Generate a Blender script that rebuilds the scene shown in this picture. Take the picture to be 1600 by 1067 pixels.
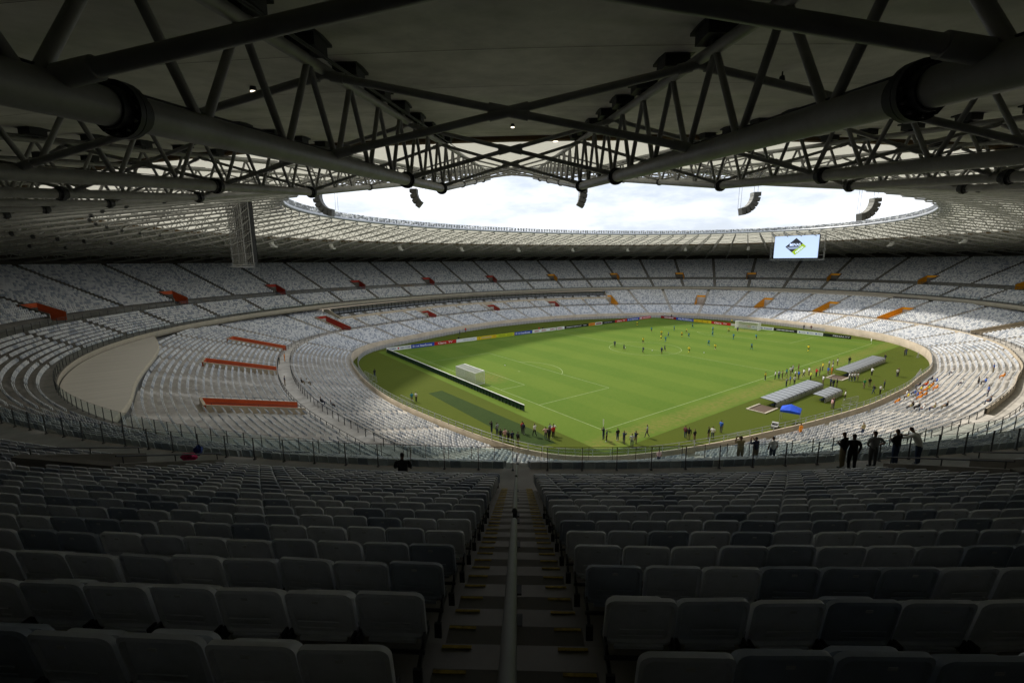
import bpy, math, random
import numpy as np
from mathutils import Vector, Matrix

random.seed(7)
rng = np.random.default_rng(11)
for o in list(bpy.data.objects):
    bpy.data.objects.remove(o)
SC = bpy.context.scene
COL = SC.collection
R = math.radians

# ------------------------------------------------------------------ camera, sky, sun, exposure
CAM = np.array([-96.925, -74.407, 22.876])
YAW, PITCH, ROLL = 0.945793, -0.175511, -0.008995
cy_, sy_, cp_, sp_ = math.cos(YAW), math.sin(YAW), math.cos(PITCH), math.sin(PITCH)
FWD = np.array([cy_ * cp_, sy_ * cp_, sp_])
_r = np.array([sy_, -cy_, 0.0])
_u = np.cross(_r, FWD)
RGT = math.cos(ROLL) * _r + math.sin(ROLL) * _u
UPV = -math.sin(ROLL) * _r + math.cos(ROLL) * _u
cam = bpy.data.cameras.new('camera')
cam.sensor_width = 36.0
cam.lens = 704.25 * 36.0 / 1600.0
cam.clip_start = 0.1
cam.clip_end = 3000
cam_o = bpy.data.objects.new('camera', cam)
COL.objects.link(cam_o)
m = Matrix.Identity(4)
for i in range(3):
    m[i][0], m[i][1], m[i][2], m[i][3] = RGT[i], UPV[i], -FWD[i], CAM[i]
cam_o.matrix_world = m
SC.camera = cam_o

SUN_DIR = Vector((-3.0, 30.0, 33.0)).normalized()
sun_el = math.asin(SUN_DIR.z)
sun_az = math.atan2(SUN_DIR.x, SUN_DIR.y)
world = bpy.data.worlds.new('World')
SC.world = world
world.use_nodes = True
nt = world.node_tree
nt.nodes.clear()
N = nt.nodes.new
out = N('ShaderNodeOutputWorld')
bg = N('ShaderNodeBackground')
bg.inputs[1].default_value = 0.1
sky = N('ShaderNodeTexSky')
sky.sky_type = 'NISHITA'
sky.sun_disc = False
sky.sun_elevation = sun_el
sky.sun_rotation = sun_az
sky.air_density = 1.2
tc = N('ShaderNodeTexCoord')
mp = N('ShaderNodeMapping')
mp.inputs['Scale'].default_value = (1.6, 1.6, 6.0)
nz = N('ShaderNodeTexNoise')
nz.inputs['Scale'].default_value = 2.2
nz.inputs['Detail'].default_value = 9
nz.inputs['Roughness'].default_value = 0.58
cr = N('ShaderNodeValToRGB')
cr.color_ramp.elements[0].position = 0.40
cr.color_ramp.elements[0].color = (7.2, 7.9, 9.1, 1)
cr.color_ramp.elements[1].position = 0.6
cr.color_ramp.elements[1].color = (11.2, 11.6, 12.3, 1)
cf = N('ShaderNodeValToRGB')
cf.color_ramp.elements[0].position = 0.28
cf.color_ramp.elements[0].color = (0.72, 0.72, 0.72, 1)
cf.color_ramp.elements[1].position = 0.5
cf.color_ramp.elements[1].color = (1, 1, 1, 1)
mx = N('ShaderNodeMixRGB')
L = nt.links.new
L(tc.outputs['Generated'], mp.inputs[0])
L(mp.outputs[0], nz.inputs['Vector'])
L(nz.outputs[0], cr.inputs[0])
L(nz.outputs[0], cf.inputs[0])
L(cf.outputs[0], mx.inputs[0])
L(sky.outputs[0], mx.inputs[1])
L(cr.outputs[0], mx.inputs[2])
L(mx.outputs[0], bg.inputs[0])
L(bg.outputs[0], out.inputs[0])

sun = bpy.data.lights.new('sun', 'SUN')
sun.energy = 3.6
sun.angle = R(5.0)
sun.color = (1.0, 0.93, 0.82)
sun_o = bpy.data.objects.new('sun', sun)
COL.objects.link(sun_o)
sun_o.rotation_euler = (-SUN_DIR).to_track_quat('-Z', 'Y').to_euler()
sun_o.location = (0, 0, 120)

SC.view_settings.view_transform = 'Standard'
SC.view_settings.look = 'None'
SC.view_settings.exposure = 0.17
SC.view_settings.gamma = 1.0
SC.view_settings.use_curve_mapping = False
SC.render.engine = 'CYCLES'
SC.cycles.max_bounces = 12
SC.cycles.diffuse_bounces = 8
SC.cycles.transparent_max_bounces = 16
SC.cycles.use_denoising = True

# ------------------------------------------------------------------ materials
MATS = {}
def mat(name, col, rough=0.7, metal=0.0, var=0.0, scale=3.0, detail=4, bump=0.0, spec=0.3, streak=None, emit=None, trans=0.0, coord='Object'):
    if name in MATS:
        return MATS[name]
    M = bpy.data.materials.new(name)
    M.use_nodes = True
    t = M.node_tree
    b = t.nodes['Principled BSDF']
    b.inputs['Base Color'].default_value = (*col, 1)
    b.inputs['Roughness'].default_value = rough
    b.inputs['Metallic'].default_value = metal
    b.inputs['Specular IOR Level'].default_value = spec
    if emit:
        b.inputs['Emission Color'].default_value = (*emit[0], 1)
        b.inputs['Emission Strength'].default_value = emit[1]
    if var > 0 or bump > 0:
        c = t.nodes.new('ShaderNodeNewGeometry' if coord == 'World' else 'ShaderNodeTexCoord')
        coord = 'Position' if coord == 'World' else coord
        mpn = t.nodes.new('ShaderNodeMapping')
        if streak:
            mpn.inputs['Scale'].default_value = streak
        n1 = t.nodes.new('ShaderNodeTexNoise')
        n1.inputs['Scale'].default_value = scale
        n1.inputs['Detail'].default_value = detail
        n1.inputs['Roughness'].default_value = 0.65
        t.links.new(c.outputs[coord], mpn.inputs[0])
        t.links.new(mpn.outputs[0], n1.inputs['Vector'])
        if var > 0:
            rp = t.nodes.new('ShaderNodeMapRange')
            rp.inputs[1].default_value = 0.3
            rp.inputs[2].default_value = 0.7
            rp.inputs[3].default_value = 1 - var
            rp.inputs[4].default_value = 1 + var
            mm = t.nodes.new('ShaderNodeVectorMath')
            mm.operation = 'SCALE'
            mm.inputs[0].default_value = col
            t.links.new(n1.outputs[0], rp.inputs[0])
            t.links.new(rp.outputs[0], mm.inputs['Scale'])
            t.links.new(mm.outputs[0], b.inputs['Base Color'])
        if bump > 0:
            bp = t.nodes.new('ShaderNodeBump')
            bp.inputs['Strength'].default_value = bump
            bp.inputs['Distance'].default_value = 0.02
            t.links.new(n1.outputs[0], bp.inputs['Height'])
            t.links.new(bp.outputs[0], b.inputs['Normal'])
    if trans > 0:
        tr = t.nodes.new('ShaderNodeBsdfTranslucent')
        tr.inputs[0].default_value = (*col, 1)
        ms = t.nodes.new('ShaderNodeMixShader')
        ms.inputs[0].default_value = trans
        o_ = t.nodes['Material Output']
        t.links.new(b.outputs[0], ms.inputs[1])
        t.links.new(tr.outputs[0], ms.inputs[2])
        t.links.new(ms.outputs[0], o_.inputs[0])
    MATS[name] = M
    return M

def glass_mat(name, tint, rough=0.05, amt=0.055):
    M = bpy.data.materials.new(name)
    M.use_nodes = True
    t = M.node_tree
    t.nodes.clear()
    o_ = t.nodes.new('ShaderNodeOutputMaterial')
    tr = t.nodes.new('ShaderNodeBsdfTransparent')
    tr.inputs[0].default_value = (*tint, 1)
    gl = t.nodes.new('ShaderNodeBsdfGlossy')
    gl.inputs['Roughness'].default_value = rough
    gl.inputs[0].default_value = (0.8, 0.85, 0.9, 1)
    ms = t.nodes.new('ShaderNodeMixShader')
    ms.inputs[0].default_value = amt
    t.links.new(tr.outputs[0], ms.inputs[1])
    t.links.new(gl.outputs[0], ms.inputs[2])
    t.links.new(ms.outputs[0], o_.inputs[0])
    MATS[name] = M
    return M

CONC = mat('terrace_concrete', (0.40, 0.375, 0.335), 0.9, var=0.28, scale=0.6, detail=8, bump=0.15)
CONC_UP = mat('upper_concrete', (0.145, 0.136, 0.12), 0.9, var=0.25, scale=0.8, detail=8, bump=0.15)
WALLC = mat('wall_concrete', (0.42, 0.355, 0.265), 0.9, var=0.2, scale=0.5, detail=7)
ROOFC = mat('roof_concrete', (0.44, 0.43, 0.40), 0.9, var=0.30, scale=0.45, detail=12, bump=0.25, coord='World')
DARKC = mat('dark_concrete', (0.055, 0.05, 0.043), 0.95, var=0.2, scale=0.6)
FASCIA = mat('fascia_concrete', (0.42, 0.38, 0.30), 0.85, var=0.12, scale=0.8)
PLATF = mat('platform_roof', (0.46, 0.43, 0.38), 0.8, var=0.14, scale=0.5, streak=(0.25, 6, 1))
MEMB = mat('roof_membrane', (0.60, 0.58, 0.485), 0.6, var=0.06, scale=0.4, trans=0.45)
STEEL = mat('truss_steel', (0.27, 0.27, 0.26), 0.5, 0.1, var=0.22, scale=1.6, detail=8, spec=0.4, coord='World')
STEEL_D = mat('dark_steel', (0.045, 0.047, 0.05), 0.55, 0.2)
STEEL_L = mat('galvanised_steel', (0.42, 0.43, 0.44), 0.45, 0.55, var=0.12, scale=4)
WHITE = mat('white_paint', (0.8, 0.8, 0.78), 0.55)
SEAT_W = mat('seat_white', (0.66, 0.67, 0.68), 0.45, spec=0.35, var=.10, scale=7, detail=6, coord='World')
SEAT_G = mat('seat_grey', (0.51, 0.53, 0.56), 0.45, spec=0.35, var=.10, scale=7, detail=6, coord='World')
SEAT_B = mat('seat_slate', (0.31, 0.345, 0.40), 0.45, spec=0.35, var=.10, scale=7, detail=6, coord='World')
SEATM = [SEAT_W, SEAT_G, SEAT_B]
REDP = mat('red_paint', (0.36, 0.035, 0.02), 0.6, var=0.12, scale=2)
ORRED = mat('orange_red_paint', (0.55, 0.10, 0.03), 0.6, var=0.12, scale=2)
ORNG = mat('orange_paint', (0.80, 0.36, 0.012), 0.6, var=0.1, scale=2)
BLACK = mat('black_void', (0.012, 0.012, 0.012), 0.9)
YEL = mat('yellow_paint', (0.36, 0.25, 0.03), 0.8, var=0.5, scale=14, coord='World')
GLASS = glass_mat('rail_glass', (0.86, 0.90, 0.90))
DGLASS = mat('dark_glass', (0.012, 0.016, 0.014), 0.12, spec=0.6)

def grass(name, c1, c2, band=0.0, bandw=5.5, patch=0.25, wear=False):
    M = bpy.data.materials.new(name)
    M.use_nodes = True
    t = M.node_tree
    b = t.nodes['Principled BSDF']
    b.inputs['Roughness'].default_value = 0.9
    b.inputs['Specular IOR Level'].default_value = 0.1
    g = t.nodes.new('ShaderNodeNewGeometry')
    n1 = t.nodes.new('ShaderNodeTexNoise'); n1.inputs['Scale'].default_value = 0.11; n1.inputs['Detail'].default_value = 5
    n2 = t.nodes.new('ShaderNodeTexNoise'); n2.inputs['Scale'].default_value = 1.6; n2.inputs['Detail'].default_value = 7
    n3 = t.nodes.new('ShaderNodeTexNoise'); n3.inputs['Scale'].default_value = 14; n3.inputs['Detail'].default_value = 6
    for n in (n1, n2, n3):
        t.links.new(g.outputs['Position'], n.inputs['Vector'])
    sx = t.nodes.new('ShaderNodeSeparateXYZ'); t.links.new(g.outputs['Position'], sx.inputs[0])
    w = t.nodes.new('ShaderNodeMath'); w.operation = 'MULTIPLY'; w.inputs[1].default_value = math.pi / bandw
    t.links.new(sx.outputs[0], w.inputs[0])
    s = t.nodes.new('ShaderNodeMath'); s.operation = 'SINE'; t.links.new(w.outputs[0], s.inputs[0])
    s2 = t.nodes.new('ShaderNodeMath'); s2.operation = 'MULTIPLY'; s2.inputs[1].default_value = 5; s2.use_clamp = False
    t.links.new(s.outputs[0], s2.inputs[0])
    cl = t.nodes.new('ShaderNodeClamp'); cl.inputs[1].default_value = -1; cl.inputs[2].default_value = 1
    t.links.new(s2.outputs[0], cl.inputs[0])
    a = t.nodes.new('ShaderNodeMath'); a.operation = 'MULTIPLY_ADD'; a.inputs[1].default_value = band; 
    t.links.new(cl.outputs[0], a.inputs[0])
    b1 = t.nodes.new('ShaderNodeMath'); b1.operation = 'MULTIPLY_ADD'; b1.inputs[1].default_value = 1.3; b1.inputs[2].default_value = -0.65 + 0.5 - 0.25
    t.links.new(n1.outputs[0], b1.inputs[0])
    b2 = t.nodes.new('ShaderNodeMath'); b2.operation = 'MULTIPLY_ADD'; b2.inputs[1].default_value = 0.5
    t.links.new(n2.outputs[0], b2.inputs[0]); t.links.new(b1.outputs[0], b2.inputs[2])
    t.links.new(b2.outputs[0], a.inputs[2])
    mixc = t.nodes.new('ShaderNodeMixRGB')
    mixc.inputs[1].default_value = (*c1, 1); mixc.inputs[2].default_value = (*c2, 1)
    t.links.new(a.outputs[0], mixc.inputs[0])
    r3 = t.nodes.new('ShaderNodeMapRange'); r3.inputs[1].default_value = .3; r3.inputs[2].default_value = .7
    r3.inputs[3].default_value = 1 - patch; r3.inputs[4].default_value = 1 + patch
    t.links.new(n3.outputs[0], r3.inputs[0])
    vm = t.nodes.new('ShaderNodeVectorMath'); vm.operation = 'SCALE'
    last = mixc.outputs[0]
    if wear:   # worn, yellowed turf in the goalmouths and along the near touchline
        def mth(op, a_, b_=None, c_=None):
            q = t.nodes.new('ShaderNodeMath'); q.operation = op
            for i_, v_ in enumerate((a_, b_, c_)):
                if v_ is None: continue
                if isinstance(v_, (int, float)): q.inputs[i_].default_value = v_
                else: t.links.new(v_, q.inputs[i_])
            return q.outputs[0]
        ax_ = mth('ABSOLUTE', sx.outputs[0]); gx = mth('DIVIDE', mth('SUBTRACT', ax_, 50.0), 5.0); gy = mth('DIVIDE', sx.outputs[1], 6.5)
        g1 = mth('SUBTRACT', 1.0, mth('ADD', mth('MULTIPLY', gx, gx), mth('MULTIPLY', gy, gy)))
        ly = mth('DIVIDE', mth('ADD', sx.outputs[1], 37.3), 2.4); g2 = mth('SUBTRACT', 1.0, mth('MULTIPLY', ly, ly))
        mk = mth('MULTIPLY', mth('MAXIMUM', mth('MAXIMUM', g1, g2), 0.12), mth('MULTIPLY_ADD', n2.outputs[0], 2.6, -.75))
        cl2 = t.nodes.new('ShaderNodeClamp'); t.links.new(mk, cl2.inputs[0])
        mw = t.nodes.new('ShaderNodeMixRGB'); mw.inputs[2].default_value = (.155, .150, .035, 1)
        t.links.new(cl2.outputs[0], mw.inputs[0]); t.links.new(last, mw.inputs[1]); last = mw.outputs[0]
    t.links.new(last, vm.inputs[0]); t.links.new(r3.outputs[0], vm.inputs['Scale'])
    t.links.new(vm.outputs[0], b.inputs['Base Color'])
    bp = t.nodes.new('ShaderNodeBump'); bp.inputs['Strength'].default_value = 0.4; bp.inputs['Distance'].default_value = 0.05
    t.links.new(n3.outputs[0], bp.inputs['Height']); t.links.new(bp.outputs[0], b.inputs['Normal'])
    return M

# ------------------------------------------------------------------ mesh helpers
class MB:
    def __init__(s):
        s.v = []; s.f = []; s.m = []
    def add(s, vs, fs, mi=0):
        b = len(s.v)
        s.v.extend([tuple(map(float, q)) for q in vs])
        for f in fs:
            s.f.append(tuple(b + i for i in f)); s.m.append(mi)
    def box(s, c, h, ax=(1, 0, 0), ay=(0, 1, 0), az=(0, 0, 1), mi=0, skip=()):
        c = np.array(c, float); X = np.array(ax, float) * h[0]; Y = np.array(ay, float) * h[1]; Z = np.array(az, float) * h[2]
        vs = [c + a * X + b * Y + d * Z for a in (-1, 1) for b in (-1, 1) for d in (-1, 1)]
        fs = [(0, 1, 3, 2), (4, 6, 7, 5), (0, 4, 5, 1), (2, 3, 7, 6), (0, 2, 6, 4), (1, 5, 7, 3)]
        s.add(vs, [f for i, f in enumerate(fs) if i not in skip], mi)
        return s
    def tube(s, p0, p1, r, n=8, mi=0, r1=None, cap=True):
        p0 = np.array(p0, float); p1 = np.array(p1, float); d = p1 - p0; l = np.linalg.norm(d)
        if l < 1e-6: return s
        d /= l
        a = np.cross(d, (0, 0, 1.0))
        if np.linalg.norm(a) < 1e-3: a = np.cross(d, (1.0, 0, 0))
        a /= np.linalg.norm(a); b = np.cross(d, a)
        r1 = r if r1 is None else r1
        vs = []
        for q, rr in ((p0, r), (p1, r1)):
            for i in range(n):
                t = 2 * math.pi * i / n
                vs.append(q + rr * (math.cos(t) * a + math.sin(t) * b))
        fs = [(i, (i + 1) % n, n + (i + 1) % n, n + i) for i in range(n)]
        if cap: fs += [tuple(range(n - 1, -1, -1)), tuple(range(n, 2 * n))]
        s.add(vs, fs, mi)
        return s
    def mesh(s, name, mats, smooth=False):
        me = bpy.data.meshes.new(name)
        me.from_pydata(s.v, [], s.f)
        for mm in mats: me.materials.append(mm)
        if len(mats) > 1: me.polygons.foreach_set('material_index', np.array(s.m, np.int32))
        if smooth:
            me.polygons.foreach_set('use_smooth', np.ones(len(me.polygons), bool))
            try: me.set_sharp_from_angle(angle=R(40))
            except Exception: pass
        me.update()
        return me
    def build(s, name, mats, parent=None, smooth=False):
        if not isinstance(mats, (list, tuple)): mats = [mats]
        return obj(name, s.mesh(name, mats, smooth), parent)

def obj(name, me, parent=None, loc=None, rotz=None):
    o = bpy.data.objects.new(name, me)
    COL.objects.link(o)
    if parent is not None: o.parent = parent
    if loc is not None: o.location = loc
    if rotz is not None: o.rotation_euler = (0, 0, rotz)
    return o
def tag(o, label=None, cat=None, group=None, kind=None):
    if label: o['label'] = label
    if cat: o['category'] = cat
    if group: o['group'] = group
    if kind: o['kind'] = kind
    return o
def thing(name, label, cat, loc=(0, 0, 0), rotz=0.0, group=None):
    o = bpy.data.objects.new(name, None)
    COL.objects.link(o)
    o.empty_display_size = 0.2
    o.location = loc; o.rotation_euler = (0, 0, rotz)
    return tag(o, label, cat, group)
def grid_mesh(name, V, mats, smooth=False, flip=False):
    """V: (rows, cols, 3) array -> quad grid"""
    r, c, _ = V.shape
    idx = np.arange(r * c).reshape(r, c)
    q = np.stack([idx[:-1, :-1], idx[:-1, 1:], idx[1:, 1:], idx[1:, :-1]], -1).reshape(-1, 4)
    if flip: q = q[:, ::-1]
    return raw_mesh(name, V.reshape(-1, 3), q, mats, smooth)
def raw_mesh(name, V, Q, mats, smooth=False, mi=None):
    me = bpy.data.meshes.new(name)
    nv, nq = len(V), len(Q)
    k = Q.shape[1]
    me.vertices.add(nv); me.vertices.foreach_set('co', np.ascontiguousarray(V, np.float32).ravel())
    me.loops.add(nq * k); me.loops.foreach_set('vertex_index', np.ascontiguousarray(Q, np.int32).ravel())
    me.polygons.add(nq); me.polygons.foreach_set('loop_start', np.arange(0, nq * k, k, dtype=np.int32))
    for mm in mats: me.materials.append(mm)
    if mi is not None: me.polygons.foreach_set('material_index', np.ascontiguousarray(mi, np.int32))
    me.update(calc_edges=True)
    if smooth: me.polygons.foreach_set('use_smooth', np.ones(nq, bool))
    me.validate()
    return me
ORD = ['zeroth', 'first', 'second', 'third', 'fourth', 'fifth', 'sixth', 'seventh', 'eighth', 'ninth', 'tenth', 'eleventh', 'twelfth',
       'thirteenth', 'fourteenth', 'fifteenth', 'sixteenth', 'seventeenth', 'eighteenth', 'nineteenth', 'twentieth']
def ordn(i):
    if i < len(ORD): return ORD[i]
    tens = {2: 'twenty', 3: 'thirty', 4: 'forty', 5: 'fifty'}
    if i % 10 == 0: return {30: 'thirtieth', 40: 'fortieth', 50: 'fiftieth'}.get(i, str(i) + 'th')
    return tens[i // 10] + '-' + ORD[i % 10]

# ------------------------------------------------------------------ plan of the bowl: two ovals and their parallel curves
class Oval:
    def __init__(s, A, B, cx, cy, n):
        s.A, s.B, s.cx, s.cy, s.n = A, B, cx, cy, n
    def at(s, T, d=0.0):
        T = np.asarray(T, float); c, q = np.cos(T), np.sin(T)
        x = s.A * np.sign(c) * np.abs(c) ** (2 / s.n); y = s.B * np.sign(q) * np.abs(q) ** (2 / s.n)
        nx = np.sign(x) * np.abs(x / s.A) ** (s.n - 1) / s.A; ny = np.sign(y) * np.abs(y / s.B) ** (s.n - 1) / s.B
        l = np.hypot(nx, ny); nx, ny = nx / l, ny / l
        return x + s.cx + d * nx, y + s.cy + d * ny, nx, ny
UP = Oval(111.0, 81.5, 1.0, 3.0, 2.06)     # front edge of the upper stand
class Ring:
    """rounded outline given by points round a centre; same interface as Oval"""
    def __init__(s, pts, cx, cy):
        p = np.array(pts, float) - [cx, cy]; a = np.arctan2(p[:, 1], p[:, 0]) % (2 * math.pi); o = np.argsort(a); a = a[o]; r = np.hypot(*p.T)[o]
        g = np.linspace(0, 2 * math.pi, 1441)[:-1]
        rr = np.interp(g, np.r_[a - 2 * math.pi, a, a + 2 * math.pi], np.r_[r, r, r])
        k = np.exp(-.5 * (np.arange(-48, 49) / 15.0) ** 2); k /= k.sum()
        rr = np.convolve(np.r_[rr[-48:], rr, rr[:48]], k, 'valid')
        s.g = np.r_[g, 2 * math.pi]; s.r = np.r_[rr, rr[0]]; d = np.gradient(np.r_[rr[-2:], rr, rr[:2]], g[1])[2:-2]; s.dr = np.r_[d, d[0]]
        s.cx, s.cy = cx, cy
    def at(s, T, d=0.0):
        T = np.asarray(T, float); f = np.arctan2(81.5 * np.sin(T), 111.0 * np.cos(T)) % (2 * math.pi)
        r = np.interp(f, s.g, s.r); dr = np.interp(f, s.g, s.dr); c, q = np.cos(f), np.sin(f)
        nx, ny = r * c + dr * q, r * q - dr * c; l = np.hypot(nx, ny); nx, ny = nx / l, ny / l
        return s.cx + r * c + d * nx, s.cy + r * q + d * ny, nx, ny
LO = Ring([(71, 1), (69.8, 15), (67, 27.5), (61, 35), (50.4, 42.5), (40, 48.5), (27, 54), (12, 57.2), (-2, 58), (-16, 57), (-31, 52.8), (-46, 47), (-54, 44.8), (-60.8, 41), (-65, 35.5), (-68, 28), (-70.8, 14), (-72.3, 0), (-72.2, -13),
           (-71, -20.5), (-69.4, -30.3), (-68, -36.6), (-66.6, -40.2), (-62.8, -43), (-57.9, -45), (-47, -48.4), (-39.5, -50), (-26.5, -52.4), (-10, -53.8), (7, -53.2), (28, -50.8), (45, -46), (60, -35.5), (66.5, -21)], -1, 2)     # wall round the field
_T = np.linspace(0, 2 * math.pi, 8001)
_x, _y, _nx, _ny = UP.at(_T)
_s = np.concatenate([[0], np.cumsum(np.hypot(np.diff(_x), np.diff(_y)))])
PERIM = _s[-1]
_j = int(np.argmin((_x - CAM[0]) ** 2 + (_y - CAM[1]) ** 2))
S_C = _s[_j]
T_C = _T[_j]
def T_of(frac):   # arc position counted from the central aisle, as a fraction of the round
    return np.interp((S_C + np.asarray(frac) * PERIM) % PERIM, _s, _T)
def UPP(T, d, z):
    x, y, nx, ny = UP.at(T, d)
    return np.stack(np.broadcast_arrays(x, y, np.asarray(z, float) + 0 * x), -1)
def Tun(fr):   # monotonic (unwrapped) T samples for fractions
    fr = np.asarray(fr, float)
    return np.unwrap(T_of(fr))
NA = 44         # aisles
NT = 88         # trusses
def sweep(name, ov, prof, T, mats, parent=None, smooth=False, flip=False):
    T = np.asarray(T)
    V = np.zeros((len(prof), len(T), 3))
    for i, (d, z) in enumerate(prof):
        x, y, _, _ = ov.at(T, d)
        V[i, :, 0], V[i, :, 1], V[i, :, 2] = x, y, z
    return obj(name, grid_mesh(name, V, mats if isinstance(mats, (list, tuple)) else [mats], smooth, flip), parent)
T_ALL = np.linspace(T_C, T_C + 2 * math.pi, 529)

# ------------------------------------------------------------------ ground and pitch
def sheet(name, x0, x1, y0, y1, z, M, nx=1, ny=1):
    xs = np.linspace(x0, x1, nx + 1); ys = np.linspace(y0, y1, ny + 1)
    V = np.zeros((ny + 1, nx + 1, 3)); V[..., 0] = xs[None, :]; V[..., 1] = ys[:, None]; V[..., 2] = z
    return obj(name, grid_mesh(name, V, [M]))
G_OUT = grass('surround_grass', (0.056, 0.076, 0.007), (0.072, 0.090, 0.009), 0.0, patch=0.22)
G_PIT = grass('pitch_grass', (0.070, 0.130, 0.013), (0.097, 0.152, 0.018), 0.24, 5.83, patch=0.2, wear=True)
G_STRIP = grass('strip_grass', (0.020, 0.040, 0.008), (0.036, 0.058, 0.012), 0.0, patch=0.45)
o = sheet('ground', -1500, 1500, -1500, 1500, -0.3, mat('earth', (0.16, 0.13, 0.09), 0.95, var=0.3, scale=0.05)); tag(o, kind='structure')
x_, y_, _, _ = LO.at(np.linspace(0, 2 * math.pi, 241)[:-1], 0.1)
mb = MB(); mb.add([(a, b, 0.0) for a, b in zip(x_, y_)], [tuple(range(240))])
tag(mb.build('field_turf', G_OUT), kind='structure')
tag(sheet('pitch_turf', -57.9, 58.3, -39.6, 39.3, 0.004, G_PIT), kind='structure')
mb = MB()
mb.add([(-63.9, -3.2, .008), (-61.2, -3.0, .008), (-60.0, -29.0, .008), (-60.6, -33.5, .008), (-63.2, -32.8, .008), (-64.2, -29.5, .008)], [tuple(range(6))])
tag(mb.build('turf_strip', G_STRIP), kind='structure')
LINE = mat('line_paint', (0.22, 0.28, 0.11), 0.8, var=0.3, scale=1.5)
mb = MB()
def ln(x0, y0, x1, y1, w=0.12):
    d = np.array([x1 - x0, y1 - y0]); d /= np.linalg.norm(d); n_ = np.array([-d[1], d[0]]) * w / 2
    mb.add([(x0 + n_[0], y0 + n_[1], .009), (x0 - n_[0], y0 - n_[1], .009), (x1 - n_[0], y1 - n_[1], .009), (x1 + n_[0], y1 + n_[1], .009)], [(0, 1, 2, 3)])
def arc(cx, cy, r, a0, a1, n=48, w=0.13):
    for i in range(n):
        a, b = a0 + (a1 - a0) * i / n, a0 + (a1 - a0) * (i + 1) / n
        mb.add([(cx + (r + w / 2) * math.cos(a), cy + (r + w / 2) * math.sin(a), .009), (cx + (r - w / 2) * math.cos(a), cy + (r - w / 2) * math.sin(a), .009),
                (cx + (r - w / 2) * math.cos(b), cy + (r - w / 2) * math.sin(b), .009), (cx + (r + w / 2) * math.cos(b), cy + (r + w / 2) * math.sin(b), .009)], [(0, 1, 2, 3)])
for sy in (-34, 34): ln(-52.5, sy, 52.5, sy)
for sx in (-52.5, 0, 52.5): ln(sx, -33.9, sx, 33.9)
arc(0, 0, 9.15, 0, 2 * math.pi, 72)
for sg in (-1, 1):
    for dx, hy in ((16.5, 20.16), (5.5, 9.16)):
        xe = sg * (52.5 - dx)
        for q in (-1, 1): ln(sg * 52.43, q * hy, xe, q * hy)
        ln(xe, -hy + .07, xe, hy - .07)
    c0 = math.acos(5.5 / 9.15)
    a0 = math.pi if sg > 0 else 0
    arc(sg * 41.5, 0, 9.15, a0 - c0, a0 + c0, 24)
    arc(sg * 41.5, 0, 0.12, 0, 2 * math.pi, 8, 0.2)
arc(0, 0, 0.12, 0, 2 * math.pi, 8, 0.2)
tag(mb.build('pitch_markings', LINE), kind='structure')

# ------------------------------------------------------------------ profiles
ROWD, ROWR, UB0, UBZ, NUB = 0.76, 0.325, 10.45, 14.27, 27
UA0, UAD, UAR, UAZ, NUA = 0.9, 0.80, 0.36, 10.4, 8
WALK_Z, WALK_D0, WALK_D1 = 13.55, UA0 + UAD * NUA, UB0
L10, L1D, L1R, L1Z, NL1 = 0.9, 0.82, 0.19, 1.2, 13
LW0 = L10 + L1D * NL1; LW1 = LW0 + 2.4; LWZ = L1Z + L1R * NL1
L2D, L2R, L2Z, NL2 = 0.85, 0.225, 3.95, 22
def stair(d0, dd, z0, dz, n, z_pre=None):
    p = []
    if z_pre is not None: p.append((d0, z_pre))
    for i in range(n):
        p += [(d0 + dd * i, z0 + dz * i), (d0 + dd * (i + 1), z0 + dz * i)]
    return p
VW_U, VROW_U = 3.6, 5
VW_L, VROW_L = 3.4, 12
FAR_BOX = (0, 0)
def frac_of_T(T):
    s = np.interp(np.asarray(T) % (2 * math.pi), _T, _s)
    return ((s - S_C) / PERIM) % 1.0

# far long side where the boxes replace the back rows of the lower stand
T_BOX0, T_BOX1 = R(52), R(131)
def in_box(T): return (np.asarray(T) % (2 * math.pi) > T_BOX0) & (np.asarray(T) % (2 * math.pi) < T_BOX1)
NL2_BOX = 8

# vomitories: fraction positions
def aisle_frac(k):   # aisles sit a little off even spacing round the bowl
    f = (k / NA + .5) % 1.0 - .5
    return k / NA + (.45 if f < 0 else .2) / NA * abs(math.sin(2 * math.pi * f))
V_UP = [aisle_frac(k) for k in range(1, NA, 2)]
V_LO_T = [R(a) for a in (27.2, 8.8, -9.5, -28, -47, -65, -84, 51.5, 70.2, 88.4, 107.5, 133.0, 150.3, 170.3, 194.3, 215)]

upper = thing('upper_stand', 'upper concrete stand of grey seats under the roof, running round the ground', 'stand')
lower = thing('lower_stand', 'lower concrete stand of pale seats running round the grass', 'stand')

# upper stand, front block and walkway
prof = [(0.35, 9.1), (-0.05, 9.75), (-0.05, 10.4)] + [(0.25, 10.4), (0.9, 10.4)] + stair(UA0, UAD, UAZ, UAR, NUA)[1:] + [(WALK_D0, WALK_Z), (WALK_D1, WALK_Z)]
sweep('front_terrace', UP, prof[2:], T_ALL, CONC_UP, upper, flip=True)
sweep('fascia', UP, [(2.0, 9.0), (0.3, 9.15), (-0.06, 9.72), (-0.06, 10.39)], T_ALL, FASCIA, upper, flip=True)
sweep('underside', UP, [(16, 15.2), (8, 11.6), (2.0, 9.0)], T_ALL, DARKC, upper, flip=True)
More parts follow.
